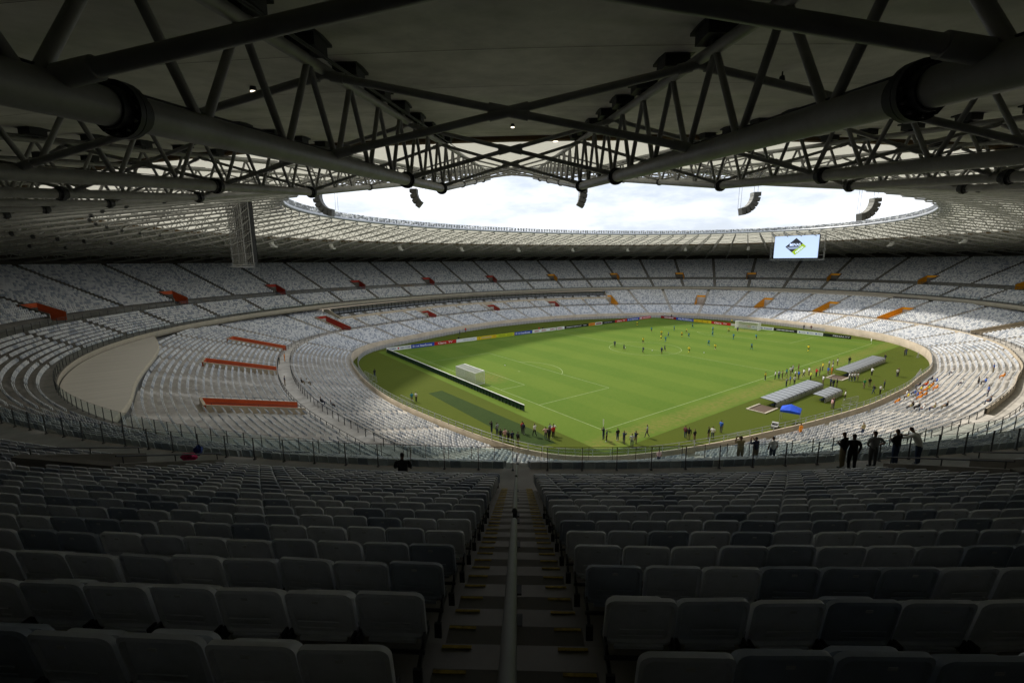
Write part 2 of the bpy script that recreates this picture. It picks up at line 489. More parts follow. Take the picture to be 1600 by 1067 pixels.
# rear block, cut at the vomitories
full = stair(UB0, ROWD, UBZ, ROWR, NUB, WALK_Z)
cutp = [(UB0, WALK_Z), (UB0 + ROWD * VROW_U + .1, WALK_Z), (UB0 + ROWD * VROW_U + .1, UBZ + ROWR * VROW_U)] + stair(UB0, ROWD, UBZ, ROWR, NUB)[2 * VROW_U:][1:]
hw = VW_U / 2 / (PERIM * 1.10)
cuts = []
for f in V_UP: cuts.append((f - hw, f + hw))
prev = cuts[-1][1] - 1.0
for a, b in cuts:
    n = max(2, int((a - prev) * 528))
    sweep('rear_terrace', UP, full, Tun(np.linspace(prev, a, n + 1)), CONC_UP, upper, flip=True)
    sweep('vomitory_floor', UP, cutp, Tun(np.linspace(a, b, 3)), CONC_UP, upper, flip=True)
    prev = b
ztop = UBZ + ROWR * (NUB - 1); dtop = UB0 + ROWD * NUB
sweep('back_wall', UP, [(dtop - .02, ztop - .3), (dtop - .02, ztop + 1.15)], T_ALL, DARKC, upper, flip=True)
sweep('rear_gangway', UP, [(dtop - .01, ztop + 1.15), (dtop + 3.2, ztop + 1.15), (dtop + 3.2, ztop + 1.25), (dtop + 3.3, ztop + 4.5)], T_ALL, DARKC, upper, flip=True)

# lower stand
sweep('field_wall', LO, [(-0.02, -0.2), (-0.02, 2.0), (0.2, 2.0), (0.2, 1.15)], T_ALL, WALLC, lower, flip=True)
p1 = [(0.2, 1.2), (L10, 1.2)] + stair(L10, L1D, L1Z, L1R, NL1) + [(LW0, LWZ), (LW1, LWZ)]
sweep('lower_terrace', LO, p1, T_ALL, CONC, lower, flip=True)
full2 = stair(LW1, L2D, L2Z, L2R, NL2, LWZ)
box2 = stair(LW1, L2D, L2Z, L2R, NL2_BOX, LWZ)
cut2 = [(LW1, LWZ), (LW1 + L2D * VROW_L + .1, LWZ), (LW1 + L2D * VROW_L + .1, L2Z + L2R * VROW_L)] + stair(LW1, L2D, L2Z, L2R, NL2)[2 * VROW_L:][1:]
vcut_b = 5
cut2b = [(LW1, LWZ), (LW1 + L2D * vcut_b + .1, LWZ), (LW1 + L2D * vcut_b + .1, L2Z + L2R * vcut_b)] + stair(LW1, L2D, L2Z, L2R, NL2_BOX)[2 * vcut_b:][1:]
def lofrac(half_m, T):   # half-width in metres at mid lower rows -> dT
    x0, y0, _, _ = LO.at(T - .001, LW1 + 3); x1, y1, _, _ = LO.at(T + .001, LW1 + 3)
    return half_m / (math.hypot(x1 - x0, y1 - y0) / .002)
segs = []
prevT = None
vl = sorted([t % (2 * math.pi) for t in V_LO_T])
edges = []
for Tv in vl:
    h = lofrac(VW_L / 2, Tv); edges.append((Tv - h, Tv + h))
prev = edges[-1][1] - 2 * math.pi
brk = [T_BOX0, T_BOX1]
for a, b in edges:
    pts = [prev] + [q for q in brk if prev < q < a] + [a]
    for u0, u1 in zip(pts[:-1], pts[1:]):
        bx_ = bool(in_box((u0 + u1) / 2))
        sweep('upper_rows', LO, box2 if bx_ else full2, np.linspace(u0, u1, max(3, int((u1 - u0) * 90))), CONC, lower, flip=True)
    sweep('vomitory_floor', LO, cut2b if bool(in_box((a + b) / 2)) else cut2, np.linspace(a, b, 3), CONC, lower, flip=True)
    prev = b
sback = LW1 + L2D * NL2; zback = L2Z + L2R * (NL2 - 1)
Tb = np.linspace(T_BOX1, T_BOX0 + 2 * math.pi, 420)
x0_, y0_, _, _ = LO.at(Tb, sback - .01); x1_, y1_, _, _ = UP.at(Tb, 1.3); x2_, y2_, _, _ = UP.at(Tb, 14.0)
V_ = np.zeros((4, len(Tb), 3))
V_[0] = np.c_[x0_, y0_, np.full(len(Tb), zback - .2)]; V_[1] = np.c_[x0_, y0_, np.full(len(Tb), zback + .02)]
V_[2] = np.c_[.5 * x0_ + .5 * x2_, .5 * y0_ + .5 * y2_, np.full(len(Tb), zback + .05)]; V_[3] = np.c_[x2_, y2_, np.full(len(Tb), 14.0)]
obj('back_wall', grid_mesh('back_wall', V_, [mat('lounge_wall', (.16, .16, .155), .7, var=.2, scale=.6)], flip=True), lower)

# ------------------------------------------------------------------ boxes on the far long side
bx = thing('hospitality_boxes', 'dark glazed boxes with seat groups behind a tan beam below the far upper stand', 'boxes')
Tq = np.linspace(T_BOX0, T_BOX1, 120)
sb = LW1 + L2D * NL2_BOX; zb = L2Z + L2R * NL2_BOX
sweep('fascia_beam', LO, [(sb - .02, zb - .35), (sb - .02, zb + 1.15), (sb + .35, zb + 1.15)], Tq, WALLC, bx, flip=True)
xa_, ya_, _, _ = LO.at(Tq, sb + 4.4)
nq_ = len(Tq)
def lor(s_, z): x, y, _, _ = LO.at(Tq, s_); return np.c_[x, y, np.full(nq_, z)]
obj('box_floor', grid_mesh('box_floor', np.array([lor(sb + .35, zb + 1.14), lor(sb + .36, zb + .5), lor(sb + 1.6, zb + .5), lor(sb + 1.6, zb + .95), lor(sb + 2.6, zb + .95), lor(sb + 2.6, zb + 1.4), np.c_[xa_, ya_, np.full(nq_, zb + 1.4)]]), [CONC_UP], flip=True), bx)
obj('glass_front', grid_mesh('glass_front', np.array([np.c_[xa_, ya_, np.full(nq_, zb + 1.38)], np.c_[xa_, ya_, np.full(nq_, 9.12)], np.c_[.6 * xa_ + .4 * UP.at(Tq, 2.5)[0], .6 * ya_ + .4 * UP.at(Tq, 2.5)[1], np.full(nq_, 9.1)]]), [DGLASS], flip=True), bx)
for q, (Te) in enumerate((T_BOX0, T_BOX1)):
    x0, y0, nx, ny = LO.at(Te, sb)
    mbq = MB(); c0 = np.array([x0, y0]); nn = np.array([nx, ny])
    pts = [(0, zb - .6), (7.5, zb - .6), (7.5, 8.95), (5, 8.9), (.0, zb + 1.15)]
    vs = [(*(c0 + nn * a), z) for a, z in pts]; tt = np.array([-ny, nx]) * .25
    vs2 = [(v[0] + tt[0], v[1] + tt[1], v[2]) for v in vs]
    n5 = 5
    mbq.add(vs + vs2, [tuple(range(n5)), tuple(range(2 * n5 - 1, n5 - 1, -1))] + [(i, (i + 1) % n5, n5 + (i + 1) % n5, n5 + i) for i in range(n5)])
    mbq.build('end_wall', [FASCIA], bx)
# mullions of the glass front
mbq = MB()
for Tm in np.linspace(T_BOX0 + .01, T_BOX1 - .01, 70):
    x0, y0, nx, ny = LO.at(Tm, sb + 4.34)
    mbq.box((x0, y0, (zb + 1.4 + 9.1) / 2), (.05, .05, (9.1 - zb - 1.4) / 2), (nx, ny, 0), (-ny, nx, 0))
tag(mbq.build('mullions', [STEEL_D], bx), kind='stuff')
BOXROWS = [(sb + .75, zb + .5), (sb + 1.7, zb + .95)]

# ------------------------------------------------------------------ flat lounge roofs in front of the upper stand at both ends
def platform(mir, label):
    inner = [(-103.4, 41.0), (-102.2, 30), (-101.5, 21), (-101.4, 15), (-101.7, 8), (-102.4, 0), (-102.8, -8), (-102.6, -14), (-102.6, -18), (-103.0, -21.5), (-103.5, -24.2)]
    ins = []
    for i in range(len(inner) - 1):
        for k in range(4):
            a, b = np.array(inner[i]), np.array(inner[i + 1]); ins.append(a + (b - a) * k / 4)
    ins.append(np.array(inner[-1])); ins = np.array(ins)
    for _ in range(4): ins[1:-1] = (ins[:-2] + 2 * ins[1:-1] + ins[2:]) / 4
    def outer(y):
        Ts = np.linspace(R(140), R(225), 900); x, yy, _, _ = UP.at(Ts, -0.12)
        return np.interp(y, yy[::-1], x[::-1])
    outp = np.array([(min(outer(y), x - .05), y) for x, y in ins])
    if mir: 
        ins = ins * [-1, 1] + [2.0, 0]; outp = outp * [-1, 1] + [2.0, 0]
    p = thing('lounge_roof', label, 'roof', (float(ins[:, 0].mean()), float(ins[:, 1].mean()), 9.6))
    loc = np.array([ins[:, 0].mean(), ins[:, 1].mean(), 9.6])
    def G(rows): return np.array(rows) - loc
    n = len(ins)
    z3 = lambda a, z: np.c_[a, np.full(n, z)]
    obj('roof_deck', grid_mesh('roof_deck', G([z3(outp, 9.6), z3(ins, 9.6)]), [PLATF], flip=not mir), p)
    nrm = np.gradient(ins, axis=0); nrm = np.c_[nrm[:, 1], -nrm[:, 0]]; nrm /= np.linalg.norm(nrm, axis=1)[:, None]
    if mir: nrm = -nrm
    edge = ins - nrm * 0.5
    sgn = 1
    mid = ins + np.sign((np.array([0, 0]) - ins)[:, :1]) * np.array([[0.14, 0]])
    obj('edge_coping', grid_mesh('edge_coping', G([z3(ins, 9.604), z3(mid, 9.55), z3(mid, 9.1), z3(ins, 8.9)]), [FASCIA], flip=not mir), p)
    obj('curved_wall', grid_mesh('curved_wall', G([z3(ins, 8.95), z3(ins + np.sign(-ins[:, :1]) * [[.05, 0]], 4.0)]), [mat('lounge_wall', (.16, .16, .155), .7, var=.2, scale=.6)], flip=not mir), p)
    return p
platform(False, 'flat pale lounge roof with a curved edge in front of the near-left upper stand')
platform(True, 'flat lounge roof slab jutting out below the far-right upper stand')

# ------------------------------------------------------------------ vomitories
def vom_color(x, y, lo_=False):
    if y < -38 and x > -40 and lo_: return WALLC
    if x < -45 and y < -40: return CONC_UP if not lo_ else ORRED
    if x > 45 or y < -40: return ORNG
    if x < -80 or (x < -60 and y < 40): return ORRED
    return REDP
_vom_n = {}
def vomitory(T, ov, d0, dd, z0, dz, rows, zw, width, label, group):
    x, y, nx, ny = [float(q) for q in ov.at(T, d0)]
    paint = vom_color(x, y, ov is LO)
    v = thing('vomitory', label, 'stair exit', (x, y, zw), math.atan2(ny, nx), group)
    Lr = rows * dd + .1
    hb = z0 - zw + dz * rows + 0.75
    for sg in (-1, 1):
        a = sg * (width / 2 + .1)
        mbq = MB()
        pr = [(0, 0), (Lr, 0), (Lr, hb), (0, z0 - zw + .75)]
        mbq.add([(px, a - .1, pz + .003) for px, pz in pr] + [(px, a + .1, pz + .003) for px, pz in pr],
                [(0, 1, 2, 3) if sg > 0 else (7, 6, 5, 4)], 1)
        mbq.add(mbq.v[:8], [(7, 6, 5, 4) if sg > 0 else (0, 1, 2, 3), (0, 4, 5, 1), (1, 5, 6, 2), (2, 6, 7, 3), (3, 7, 4, 0)], 0)
        mbq.build('side_wall', [CONC_UP if ov is UP else WALLC, paint], v)
        mbq = MB(); mbq.tube((0, a, z0 - zw + 1.0), (Lr, a, hb + .25), .03, 6)
        for q in (0.05, .5, .95): mbq.tube((Lr * q, a, z0 - zw + .7 + (hb - z0 + zw - .75) * q), (Lr * q, a, z0 - zw + 1.0 + (hb + .25 - z0 + zw - 1.0) * q), .02, 5)
        mbq.build('handrail', [STEEL_D], v)
    mbq = MB(); dw = width * .34; dh = min(2.1, hb - .55)
    mbq.box((Lr + .1, 0, (hb + dh) / 2), (.1, width / 2, (hb - dh) / 2)); mbq.box((Lr + .24, 0, (hb - .4)), (.03, width / 2 + .2, .45), mi=1); mbq.box((Lr + .11, 0, hb + .02), (.12, width / 2 + .2, .02), mi=1)
    for sg in (-1, 1): mbq.box((Lr + .1, sg * (dw + width / 2) / 2, dh / 2), (.1, (width / 2 - dw) / 2, dh / 2))
    mbq.build('back_wall', [paint, CONC_UP if ov is UP else WALLC], v)
    mbq = MB(); mbq.box((Lr + .15, 0, dh / 2), (.02, dw, dh / 2)); mbq.build('dark_doorway', [BLACK], v)
    return v
def place_words(x, y):
    # plain words for where round the ground a point lies, seen from the central aisle
    a = math.degrees(math.atan2(y - 3, x - 1)) % 360
    for lim, w in ((25, 'behind the far-right goal'), (62, 'at the far-right corner'), (118, 'along the far side'), (155, 'at the far-left corner'), (200, 'behind the left goal'),
                   (225, 'on the near left'), (250, 'on the near right'), (300, 'along the near side'), (361, 'at the right-hand end')):
        if a < lim: return w
cnt = {}
def visible(x, y, z, mx=1.25):
    q = np.array([x, y, z]) - CAM; dz = q @ FWD
    if dz < 0.5: return False
    return abs(q @ RGT / dz) < 1.136 * mx and abs(q @ UPV / dz) < .76 * mx
VOMS_U, VOMS_L = [], []
for f in V_UP:
    T = float(T_of(f)); x, y, _, _ = UP.at(T, UB0)
    if not visible(x, y, 15): continue
    w = place_words(x, y); cnt[('u', w)] = cnt.get(('u', w), 0) + 1
    cl = {'orange_paint': 'orange', 'red_paint': 'red', 'orange_red_paint': 'orange-red', 'upper_concrete': 'concrete'}[vom_color(x, y).name]
    VOMS_U.append(vomitory(T, UP, UB0, ROWD, UBZ, ROWR, VROW_U, WALK_Z, VW_U, f'{cl} walled stair exit in the upper stand {w}, {ordn(cnt[("u", w)])} counting anticlockwise', 'stair exits in the upper stand'))
for T in V_LO_T:
    x, y, _, _ = LO.at(T, LW1)
    if not visible(x, y, 4): continue
    w = place_words(x, y); cnt[('l', w)] = cnt.get(('l', w), 0) + 1
    cl = {'orange_paint': 'orange', 'red_paint': 'red', 'orange_red_paint': 'orange-red', 'wall_concrete': 'tan'}[vom_color(x, y, True).name]
    VOMS_L.append(vomitory(T, LO, LW1, L2D, L2Z, L2R, vcut_b if in_box(T) else VROW_L, LWZ, VW_L, f'{cl} walled stair exit in the lower stand {w}, {ordn(cnt[("l", w)])} counting anticlockwise', 'stair exits in the lower stand'))

# ------------------------------------------------------------------ roof
def z_top(d): return 29.2 - 0.134 * d
def z_bot(d): return 24.6 + .108 * (21.1 - d) if d > 2.6 else 26.6 + .187 * (2.6 - d)
D_CON, D_IN = 0.0, -27.0
roof = thing('stadium_roof', 'concrete and pale membrane roof ring over the stands', 'roof')
sweep('concrete_slab', UP, [(36.5, z_top(36.5) + .45), (D_CON, z_top(D_CON) + .45), (D_CON, z_top(D_CON) + .95), (10, z_top(10) + 1.1), (36.5, z_top(36.5) + 1.2)], T_ALL, ROOFC, roof, smooth=False)
sweep('membrane', UP, [(D_CON - .0, z_top(D_CON) + .75), (-14, z_top(-14) + .55), (D_IN, z_top(D_IN) + .40)], T_ALL, MEMB, roof)
sweep('inner_gutter', UP, [(D_IN + .3, z_top(D_IN) + .0), (D_IN - .25, z_top(D_IN) + .0), (D_IN - .25, z_top(D_IN) + .62), (D_IN + .3, z_top(D_IN) + .62)], T_ALL, STEEL_L, roof)
sweep('slab_edge_beam', UP, [(D_CON + .5, z_top(D_CON) + .44), (D_CON + .45, z_top(D_CON) + .2), (D_CON - .02, z_top(D_CON) + .2), (D_CON - .02, z_top(D_CON) + .75)], T_ALL, mat('edge_beam', (0.13, 0.085, 0.04), .9), roof)
for dj in (26, 22.5, 19, 15.5, 12, 8.5, 5, 2):
    zj = z_top(dj) + .45 - .012
    sweep('panel_joint', UP, [(dj - .009, zj + .009 * .134), (dj + .009, zj - .009 * .134)], T_ALL, DARKC, roof)
# rear piers carrying the slab
for i in range(NT):
    T = float(T_of((i + .5) / NT)); x, y, nx, ny = [float(q) for q in UP.at(T, dtop + 2.2)]
    if not visible(x, y, 24, 1.1): continue
    mbq = MB(); mbq.box((x, y, 23.9), (.9, .35, 1.9), (nx, ny, 0), (-ny, nx, 0)); mbq.build('rear_pier', [DARKC], roof)

# ------------------------------------------------------------------ trusses (profile drawn in a vertical plane: x outward, z up)
DT = [28.0 - 2.25 * i for i in range(25)]
BARS = []
for i, dt in enumerate(DT):
    db = dt - 1.12
    BARS.append(((dt, 0, z_top(dt)), (db, 0, z_bot(db))))
    if i + 1 < len(DT): BARS.append(((db, 0, z_bot(db)), (DT[i + 1], 0, z_top(DT[i + 1]))))
def chord_bottom(n):
    b_ = MB()
    for a, c, r in ((31.0, 9.4, .20), (9.4, 2.6, .185), (2.6, -12.0, .17), (-12.0, D_IN + .1, .13)):
        b_.tube((a, 0, z_bot(a)), (c, 0, z_bot(c)), r, n)
    return b_
def chord_top(n):
    b_ = MB(); b_.tube((30, 0, z_top(30)), (-14, 0, z_top(-14)), .12, n); b_.tube((-14, 0, z_top(-14)), (D_IN + .1, 0, z_top(D_IN + .1)), .10, n)
    b_.tube((D_IN + .15, 0, z_bot(D_IN)), (D_IN + .15, 0, z_top(D_IN)), .1, n)
    return b_
ME_BOT = chord_bottom(24).mesh('bottom_chord', [STEEL], True); ME_TOP = chord_top(14).mesh('top_chord', [STEEL], True)
ME_BOT_F = chord_bottom(10).mesh('bottom_chord_far', [STEEL], True); ME_TOP_F = chord_top(6).mesh('top_chord_far', [STEEL], True)
ME_BARS = []
for p0, p1 in BARS:
    ME_BARS.append(MB().tube(p0, p1, .066, 12).mesh('web_bar', [STEEL], True))
b_ = MB()
for p0, p1 in BARS: b_.tube(p0, p1, .066, 6)
ME_WEB = b_.mesh('web_bars', [STEEL], True)
FLD = [21.45, 9.4, 2.6, -4.9, -12.0, -19.2]
ME_FL = []
for dfl in FLD:
    sl = (z_bot(dfl - .1) - z_bot(dfl + .1)) / .2
    rr = .295 if dfl > 2 else .22
    q = np.array([-1, 0, sl]); q /= np.linalg.norm(q); c = np.array([dfl, 0, z_bot(dfl)])
    b_ = MB(); b_.tube(c - q * .07, c - q * .005, rr, 24); b_.tube(c + q * .005, c + q * .07, rr, 24); b_.tube(c - q * .2, c + q * .2, rr * .76, 24)
    for i in range(12):
        t = i * math.pi / 6; off = np.array([0, math.cos(t), math.sin(t)]) * rr * .86
        b_.tube(c + off - q * .11, c + off + q * .11, .022, 6)
    ME_FL.append(b_.mesh('flange', [STEEL_D], True))
ME_PAD = MB().box((0, 0, .30), (.30, .30, .15)).box((0, 0, .1), (.10, .10, .14)).box((0, 0, .42), (.42, .36, .03)).mesh('mount_pad', [STEEL_D])
ME_CND = MB().tube((29, .2, z_top(29) + .12), (-4, .2, z_top(-4) + .12), .022, 8).tube((29, .27, z_top(29) + .12), (6, .27, z_top(6) + .12), .016, 8).tube((24, .0, z_bot(24) + .225), (12, .0, z_bot(12) + .225), .014, 6).mesh('conduit', [STEEL_D])
PAD_D = [dt for dt in DT if dt > D_CON + .8]
STATIONS = [22.2, 16.0, 8.9, 2.2, -4.9, -12.0, -19.2, -25.5]
TR_POS = []
for i in range(NT):
    T = float(T_of((i + .5) / NT)); x, y, nx, ny = [float(q) for q in UP.at(T, 26.5)]
    x += .1 * ny; y -= .1 * nx
    ca, sa = math.cos(R(2.0)), math.sin(R(2.0)); nx, ny = nx * ca - ny * sa, nx * sa + ny * ca   # the trusses stand slightly skew to the rows
    TR_POS.append((x - 26.5 * nx, y - 26.5 * ny, nx, ny))
def tp(i, d, z):
    x, y, nx, ny = TR_POS[i % NT]; return np.array([x + d * nx, y + d * ny, z])
NEAR_N = 4
for i in range(NT):
    x, y, nx, ny = TR_POS[i]
    k = i if i < NT / 2 else i - NT      # 0.. to the right, -1.. to the left
    rank = k + 1 if k >= 0 else -k
    side = 'right' if k >= 0 else 'left'
    vis = any(visible(*tp(i, d, z_bot(d)), 1.3) for d in (28, 20, 12, 4, -4, -12, -20, -26)) 
    if not vis: continue
    lab = f'tubular steel roof truss, {ordn(rank)} to the {side} of the central aisle'
    t = thing('roof_truss', lab, 'roof truss', (x, y, 0), math.atan2(ny, nx), 'roof trusses near the camera' if rank <= 12 else 'roof trusses of the far ring')
    near = rank <= NEAR_N
    obj('bottom_chord', ME_BOT if near else ME_BOT_F, t); obj('top_chord', ME_TOP if near else ME_TOP_F, t)
    if near:
        for me in ME_BARS: obj('web_bar', me, t)
        for me in ME_FL: obj('flange', me, t)
        obj('conduit', ME_CND, t)
        for dp in PAD_D: obj('mount_pad', ME_PAD, t, (dp, 0, z_top(dp)))
    else:
        tag(obj('web_bars', ME_WEB, t), kind='stuff')
        if rank <= 14:
            for me in ME_FL[:4]: obj('flange', me, t)
    # cross braces to the next truss
    inv = Matrix.Rotation(-math.atan2(ny, nx), 4, 'Z') @ Matrix.Translation((-x, -y, 0))
    def loc(p): q = inv @ Vector(p); return np.array(q)
    nb = MB()
    isnear = near or rank == NEAR_N + 1
    for sd in STATIONS:
        for a, b in ((i, i + 1), (i + 1, i)):
            p0 = loc(tp(a, sd, z_top(sd) - .1)); p1 = loc(tp(b, sd, z_bot(sd) + .12))
            rr = .085 if sd > 12 else (.075 if sd > 0 else .055)
            if isnear:
                b1 = MB().tube(p0, p1, rr, 14)
                e = (p1 - p0) / np.linalg.norm(p1 - p0)
                mid = (p0 + p1) / 2
                b1.tube(mid - e * .45, mid + e * .45, rr * 1.35, 14)
                b1.tube(p1 - e * .5, p1 - e * .12, rr * 1.3, 14); b1.tube(p0 + e * .15, p0 + e * .45, rr * 1.3, 14)
                b1.build('cross_brace', [STEEL], t, True)
            else: nb.tube(p0, p1, rr, 6)
    if not isnear: tag(nb.build('cross_bracing', [STEEL], t, True), kind='stuff')

# catwalk rail and floodlights on the roof's inner edge
edge = thing('roof_edge_catwalk', 'galvanised catwalk with railing and floodlights on the roof opening edge', 'catwalk')
sweep('walkway_deck', UP, [(D_IN + .9, z_top(D_IN) + .66), (D_IN - .2, z_top(D_IN) + .66)], T_ALL, STEEL_L, edge)
pr = MB()
for d_ in (D_IN - .15, D_IN + .8):
    for i in range(0, 528, 1):
        T0, T1 = T_ALL[i], T_ALL[i + 1]
        a = UPP(T0, d_, z_top(D_IN)); b = UPP(T1, d_, z_top(D_IN))
        for hz in (1.15, 1.65): pr.tube(a + [0, 0, hz], b + [0, 0, hz], .035, 4, cap=False)
        pr.tube(a + [0, 0, .6], a + [0, 0, 1.65], .035, 4, cap=False)
tag(pr.build('railing', [STEEL_L], edge), kind='stuff')
fl = MB()
for i in range(0, 528):
    T0 = T_ALL[i] + .002 + random.uniform(-.001, .001)
    x, y, nx, ny = [float(q) for q in UP.at(T0, D_IN + .1)]
    if not visible(x, y, 34): continue
    for q in range(2):
        zz = z_top(D_IN) + .95 + q * .5 + random.uniform(-.1, .1)
        ax = np.array([-nx * .8, -ny * .8, -.6]); ay = np.array([-ny, nx, 0]); az = np.cross(ax, ay)
        fl.box((x + random.uniform(-.1, .1), y, zz), (.14, .26, .2), ax, ay, az, random.choice((0, 0, 1)))
tag(fl.build('floodlights', [STEEL_L, WHITE], edge), kind='stuff')

# roof lamps that are lit
LAMPE = mat('lamp_lit', (1, .9, .75), .4, emit=((1.0, .88, .68), 2.2))
def lamp(px, py, D, label, d_r=.085):
    a = (px - 800) / 704.25; b = -(py - 533.5) / 704.25
    q = CAM + D * (FWD + a * RGT + b * UPV)
    l_ = thing('roof_lamp', label, 'lamp', tuple(map(float, q)), 0, 'lit lamps under the roof')
    MB().tube((0, 0, 0), (0, 0, .22), d_r * 1.25, 16, r1=d_r * .7).build('housing', [STEEL_D], l_, True)
    MB().tube((0, 0, -.02), (0, 0, 0.0), d_r, 16).build('lens', [LAMPE], l_)
    MB().tube((0, 0, .22), (0, 0, .8), .02, 6).build('hanger', [STEEL_D], l_)
lamp(396, 143, 13.0, 'lit round lamp under the concrete between the trusses, upper left')
lamp(801, 199, 20.5, 'lit round lamp under the concrete straight above the central aisle')
lamp(868, 221, 25.0, 'lit round lamp just right of centre by the membrane edge', .15)
lamp(1221, 133, 12.3, 'lit round lamp under the concrete between the trusses, upper right')
lamp(1293, 231, 28.0, 'warm lit lamp among the right-hand trusses, left one of a pair', .14)
lamp(1350, 234, 28.0, 'warm lit lamp among the right-hand trusses, right one of a pair', .14)

# ------------------------------------------------------------------ video screens hung on the long axis
def screen(px, facing, label, lit):
    t = thing('video_screen', label, 'screen', (px, 3.0, 0), 0.0)
    w2, z0, z1 = 7.6, 23.2, 31.4
    q = facing
    MB().box((-q * .35, 0, (z0 + z1) / 2), (.3, w2 + .15, (z1 - z0) / 2 + .15)).build('cabinet', [STEEL_D], t)
    face = obj('display', MB().box((q * 0.0, 0, (z0 + z1) / 2), (.03, w2, (z1 - z0) / 2)).mesh('display', [mat('display_lit', (.3, .4, .55), .4, emit=((.50, .62, .84), 0.95)) if lit else DGLASS]), t)
    if lit:
        zc = (z0 + z1) / 2 + .1; e = q * .045
        hy = 3.6; hz = 3.15
        def poly(pts, M, off=0.0, nm='emblem'):
            b = MB(); b.add([(e + q * off, y, z) for y, z in pts], [tuple(range(len(pts)))]); b.build(nm, [M], face)
        dk = mat('emblem_dark', (.01, .01, .015), .5, emit=((.02, .022, .03), 1)); gr = mat('emblem_green', (.2, .35, .02), .5, emit=((.28, .38, .03), 1.0))
        lt = mat('emblem_light', (.6, .7, .9), .5, emit=((.55, .65, .9), 1.0)); gy = mat('emblem_grey', (.2, .24, .33), .5, emit=((.22, .27, .38), 1.0))
        # seen by the camera, +y lies to the left
        poly([(0, zc + hz), (hy, zc), (0, zc - hz), (-hy, zc)], dk)
        poly([(-hy, zc), (-hy * .66, zc + hz * .34), (hy * .34, zc - hz * .66), (0, zc - hz)], gr, .01)
        poly([(hy * .86, zc - .05), (-1.1, zc - .05), (-1.6, zc - .3), (-.6, zc - .85), (hy * .62, zc - .95)], gy, .01)
        text_part('MINAS', lt, face, (e + q * .02, 2.15, zc + .3), 1.3, 0, q)
        text_part('ARENA', lt, face, (e + q * .03, -.28, zc - 2.5), 1.02, R(41), q)
    # lattice frame behind and beside, hung from the roof
    fr = MB()
    for yy in np.linspace(-w2 - 1.6, w2 + 1.6, 9):
        fr.tube((-q * 1.6, yy, z0 - .6), (-q * 1.6, yy, 33.0), .07, 6); fr.tube((-q * .7, yy, z0 - .6), (-q * .7, yy, 33.0), .06, 6)
        for zz in np.linspace(z0, 32, 7): fr.tube((-q * 1.6, yy, zz), (-q * .7, yy, zz + .9), .04, 5)
    for zz in np.linspace(z0 - .5, 32, 7):
        fr.tube((-q * 1.6, -w2 - 1.6, zz), (-q * 1.6, w2 + 1.6, zz), .06, 6); fr.tube((-q * .7, -w2 - 1.6, zz), (-q * .7, w2 + 1.6, zz), .05, 6)
    fr.build('support_frame', [STEEL], t, True)
    gw = MB(); gw.box((-q * 1.4, 0, z0 - .75), (.8, w2 + 1.6, .05)); gw.build('service_gangway', [STEEL_L], t)
_txt_cache = {}
def text_mesh(s, M, size):
    key = (s, M.name, size)
    if key in _txt_cache: return _txt_cache[key]
    c = bpy.data.curves.new('lettering', 'FONT'); c.body = s; c.size = size; c.extrude = 0.0; c.resolution_u = 2; c.offset = size * .026
    o_ = bpy.data.objects.new('lettering_tmp', c); COL.objects.link(o_)
    bpy.context.view_layer.update()
    dg = bpy.context.evaluated_depsgraph_get()
    me = bpy.data.meshes.new_from_object(o_.evaluated_get(dg)); me.name = 'lettering'
    me.materials.clear(); me.materials.append(M)
    bpy.data.objects.remove(o_)
    _txt_cache[key] = me
    return me
def text_part(s, M, parent, loc, size, tilt, q):
    """text on a face whose outward normal is (q,0,0); reads correctly from that side"""
    me = text_mesh(s, M, size); o_ = obj('lettering', me, parent)
    ex = Vector((0, q, 0)); ez = Vector((q, 0, 0)); ey = Vector((0, 0, 1))
    rm = Matrix((ex, ey, ez)).transposed()
    o_.matrix_local = Matrix.Translation(loc) @ rm.to_4x4() @ Matrix.Rotation(tilt, 4, 'Z')
    return o_
screen(90.5, -1, 'lit video screen showing a dark and green diamond emblem, hung below the roof', True)
screen(-88.5, 1, 'dark video screen seen edge-on in a lattice frame, hung at the left', False)

# ------------------------------------------------------------------ loudspeaker arrays hung from the roof edge
def speakers(px, D, top_y, n, bend, label, sc_=.8):
    a = (px - 800) / 704.25; b = -(top_y - 533.5) / 704.25
    q = CAM + D * (FWD + a * RGT + b * UPV)
    sgn = 1 if bend > 0 else -1
    t = thing('speaker_array', label, 'loudspeakers', tuple(map(float, q)), math.atan2(RGT[1], RGT[0]), 'loudspeaker arrays hung at the roof edge')
    x, z, ang = 0.0, 0.0, 0.0
    s_ = D / 45.0 * sc_
    for i in range(n):
        ang = (i / max(1, n - 1)) ** 1.1 * R(abs(bend))
        ax = np.array([math.cos(ang) , 0, math.sin(ang) * sgn]); az = np.array([-math.sin(ang) * sgn, 0, math.cos(ang)])
        MB().box((x, 0, z), (.42 * s_, .5 * s_, .24 * s_), ax, (0, 1, 0), az, 0).box(np.array((x, 0, z)) + ax * .45 * s_ * (-1), (.04, .46 * s_, .2 * s_), ax, (0, 1, 0), az, 1).build('speaker_box', [mat('speaker_grey', (.10, .10, .095), .6), mat('speaker_grille', (.30, .30, .28), .7)], t)
        a2 = ang + R(abs(bend)) / n / 2
        x += sgn * math.sin(a2) * .56 * s_; z -= math.cos(a2) * .56 * s_
    w_ = MB()
    for dx in (-.25, .25): w_.tube((dx, 0, .2), (dx, 0, 3.6), .02, 5)
    w_.tube((x, 0, z + .3), (x + .05, 0, 3.6), .018, 5); w_.tube((x + .35, 0, z + .3), (x + .4, 0, 3.6), .018, 5)
    w_.build('hanging_cables', [STEEL_D], t)
speakers(496, 62, 306, 6, 82, 'curved grey speaker array hanging nearest the left end of the roof opening')
